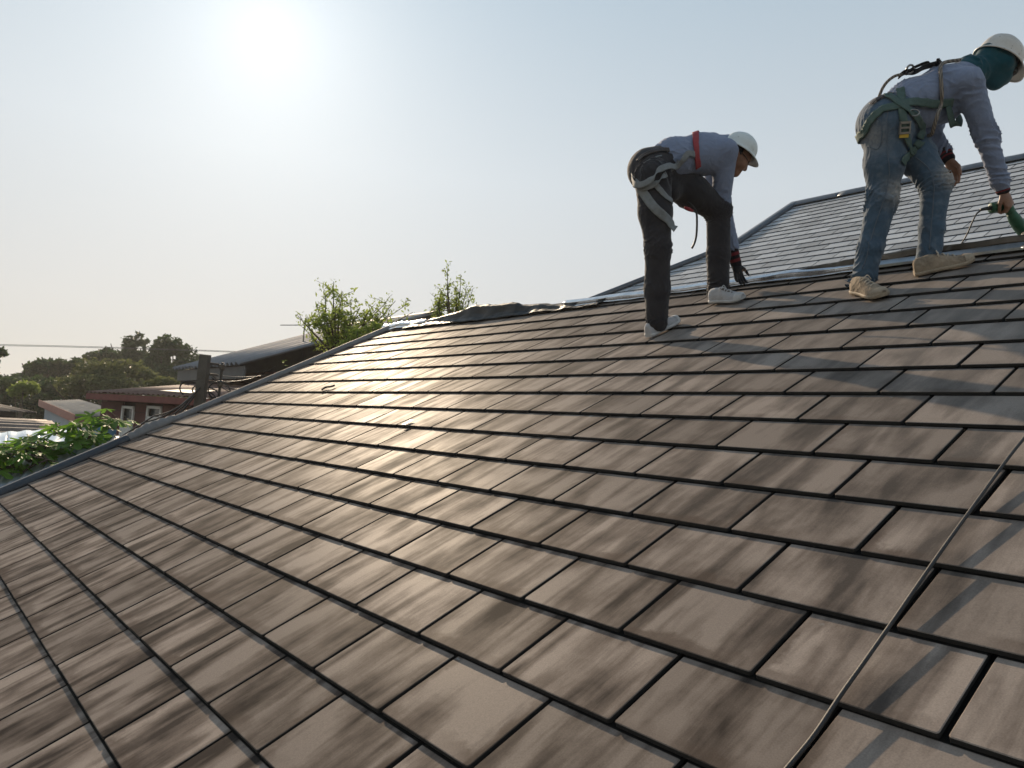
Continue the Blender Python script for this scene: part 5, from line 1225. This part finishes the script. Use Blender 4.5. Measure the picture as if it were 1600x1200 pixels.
tp = [(at(x, y, 12.4 + R_.uniform(-.25, .25)), w_) for x, y, w_ in ((699, 428, .8), (700, 445, 1.0), (690, 455, 1.0), (712, 448, 1.0), (720, 440, .7), (728, 458, 1.0), (734, 470, .7), (685, 470, 1.1), (700, 475, 1.3), (716, 475, 1.3), (678, 482, .9))]
sapling('small pale green sapling above the humped black sheet', gpt(705, 12.4), tp, 16, .056, M_LEAF_GRN, R_, at(706, 520, 12.4))
tree('dense low bush tucked against the roof edge below the young tree', gpt(560, 11.0), [lobe(562, 524, 11, 24, 14), lobe(585, 512, 11, 16, 9), lobe(536, 542, 11, 16, 12), lobe(560, 565, 11, 40, 28)], 1500, .065, M_LEAF_GRN, R_, .05, None, 'bush', 'bush', thresh=-.25, freq=4)
tree('small green shoot at the grey building eave beside the roof edge', gpt(444, 13.5), [lobe(444, 572, 13.5, 5, 11), lobe(441, 585, 13.5, 9, 9), lobe(449, 594, 13.5, 10, 8)], 75, .075, M_LEAF_GRN, R_, .03, None, 'bush', 'bush', thresh=-.4, freq=3, limbs=False)

# ---- broad-leaved plants by the dark edge trim: lobed leaves, each one a part
def lobed_leaf(L):
    """palmate leaf with deep lobes, cupped a little"""
    V = [(0, 0, 0)]; n = 7
    for i in range(n):
        a_ = math.radians(-125 + 250 * i / (n - 1)); r_ = L * (.62 + .38 * math.cos(a_ * .72))
        for da, f_ in ((-.30, .46), (-.17, .84), (0, 1.0), (.17, .82), (.30, .44)):
            V.append((r_ * f_ * math.sin(a_ + da), r_ * f_ * math.cos(a_ + da), -.25 * (r_ * f_) ** 2 / L + .04 * L * (abs(da) < .01)))
    Fc = [(0, i, i + 1) for i in range(1, len(V) - 1)]
    me = bpy.data.meshes.new('leaf'); me.from_pydata(V, [], Fc); at_ = me.attributes.new('tint', 'FLOAT', 'POINT'); at_.data.foreach_set('value', np.full(len(V), .55, np.float32)); me.materials.append(M_LEAF_BRT); return me
LEAF_ME = [lobed_leaf(.20), lobed_leaf(.26), lobed_leaf(.15)]
def broad_plant(label, base, heads, rnd):
    t = empty('broad_leaved_plant', base, label, 'plant', 'broad-leaved plants at the roof edge'); st_ = MB(); b0 = np.array(base, float); top = np.mean([h_ for h_, _ in heads], 0) - [0, 0, .25]
    st_.tube(spline([b0, b0 * .5 + top * .5 + [.05, .03, 0], top], 10), np.linspace(.05, .03, 10), 8)
    for c, k in heads:
        c = np.array(c); st_.tube(spline([top, top * .5 + c * .5 + [0, 0, .05], c], 8), np.linspace(.02, .01, 8), 6)
        for i in range(k):
            d = nrm(np.array([*rnd.normal(size=2), rnd.uniform(-.2, .5)])); p = c + d * rnd.uniform(.10, .30); st_.tube(np.array([c, p]), .005, 5)
            o = bpy.data.objects.new('leaf', LEAF_ME[rnd.integers(0, 3)]); link(o, t); dirn = Vector(nrm(d * [1, 1, .2] + [0, 0, -.25])); q = dirn.to_track_quat('Y', 'Z')
            o.matrix_basis = Matrix.Translation(Vector(p - b0)) @ q.to_matrix().to_4x4() @ Matrix.Rotation(rnd.normal() * .5, 4, 'Y') @ Matrix.Scale(rnd.uniform(.75, 1.15), 4)
    st_.build('stem', M_BARK, t, True)
RP = np.random.default_rng(5)
broad_plant('bright green lobed-leaf plant in front of the red house', gpt(130, 9.6), [(at(125, 668, 9.6), 6), (at(150, 664, 9.7), 4), (at(178, 662, 9.8), 4), (at(190, 657, 9.9), 4), (at(140, 682, 9.4), 6), (at(110, 682, 9.4), 6), (at(118, 694, 9.2), 5), (at(85, 676, 9.5), 4)], RP)
broad_plant('bright green lobed-leaf plant over the blue awning', gpt(45, 9.2), [(at(55, 688, 9.2), 5), (at(38, 698, 9.1), 5), (at(75, 698, 9.0), 5), (at(22, 694, 9.2), 3), (at(62, 706, 9.0), 4)], RP)
broad_plant('green lobed-leaf plant in the corner under the edge trim', gpt(15, 8.8), [(at(5, 716, 8.8), 6), (at(25, 716, 8.8), 5), (at(10, 730, 8.7), 6), (at(40, 712, 8.8), 4), (at(-15, 728, 8.8), 5), (at(75, 718, 8.6), 4)], RP)

# ================================================================== HAZE
t_ = bpy.data.materials.new('haze_air'); t_.use_nodes = True; t_.node_tree.nodes.clear()
ho = t_.node_tree.nodes.new('ShaderNodeOutputMaterial'); hv = t_.node_tree.nodes.new('ShaderNodeVolumePrincipled')
hv.inputs['Color'].default_value = (.93, .93, .92, 1); hv.inputs['Density'].default_value = .0007; hv.inputs['Anisotropy'].default_value = .35
t_.node_tree.links.new(hv.outputs[0], ho.inputs['Volume'])
o = MB().box((-400, -400, GZ - 1), (400, 400, 11.5)).build('haze', t_); tag(o, 'pale haze in the air towards the trees', None, None, 'stuff')
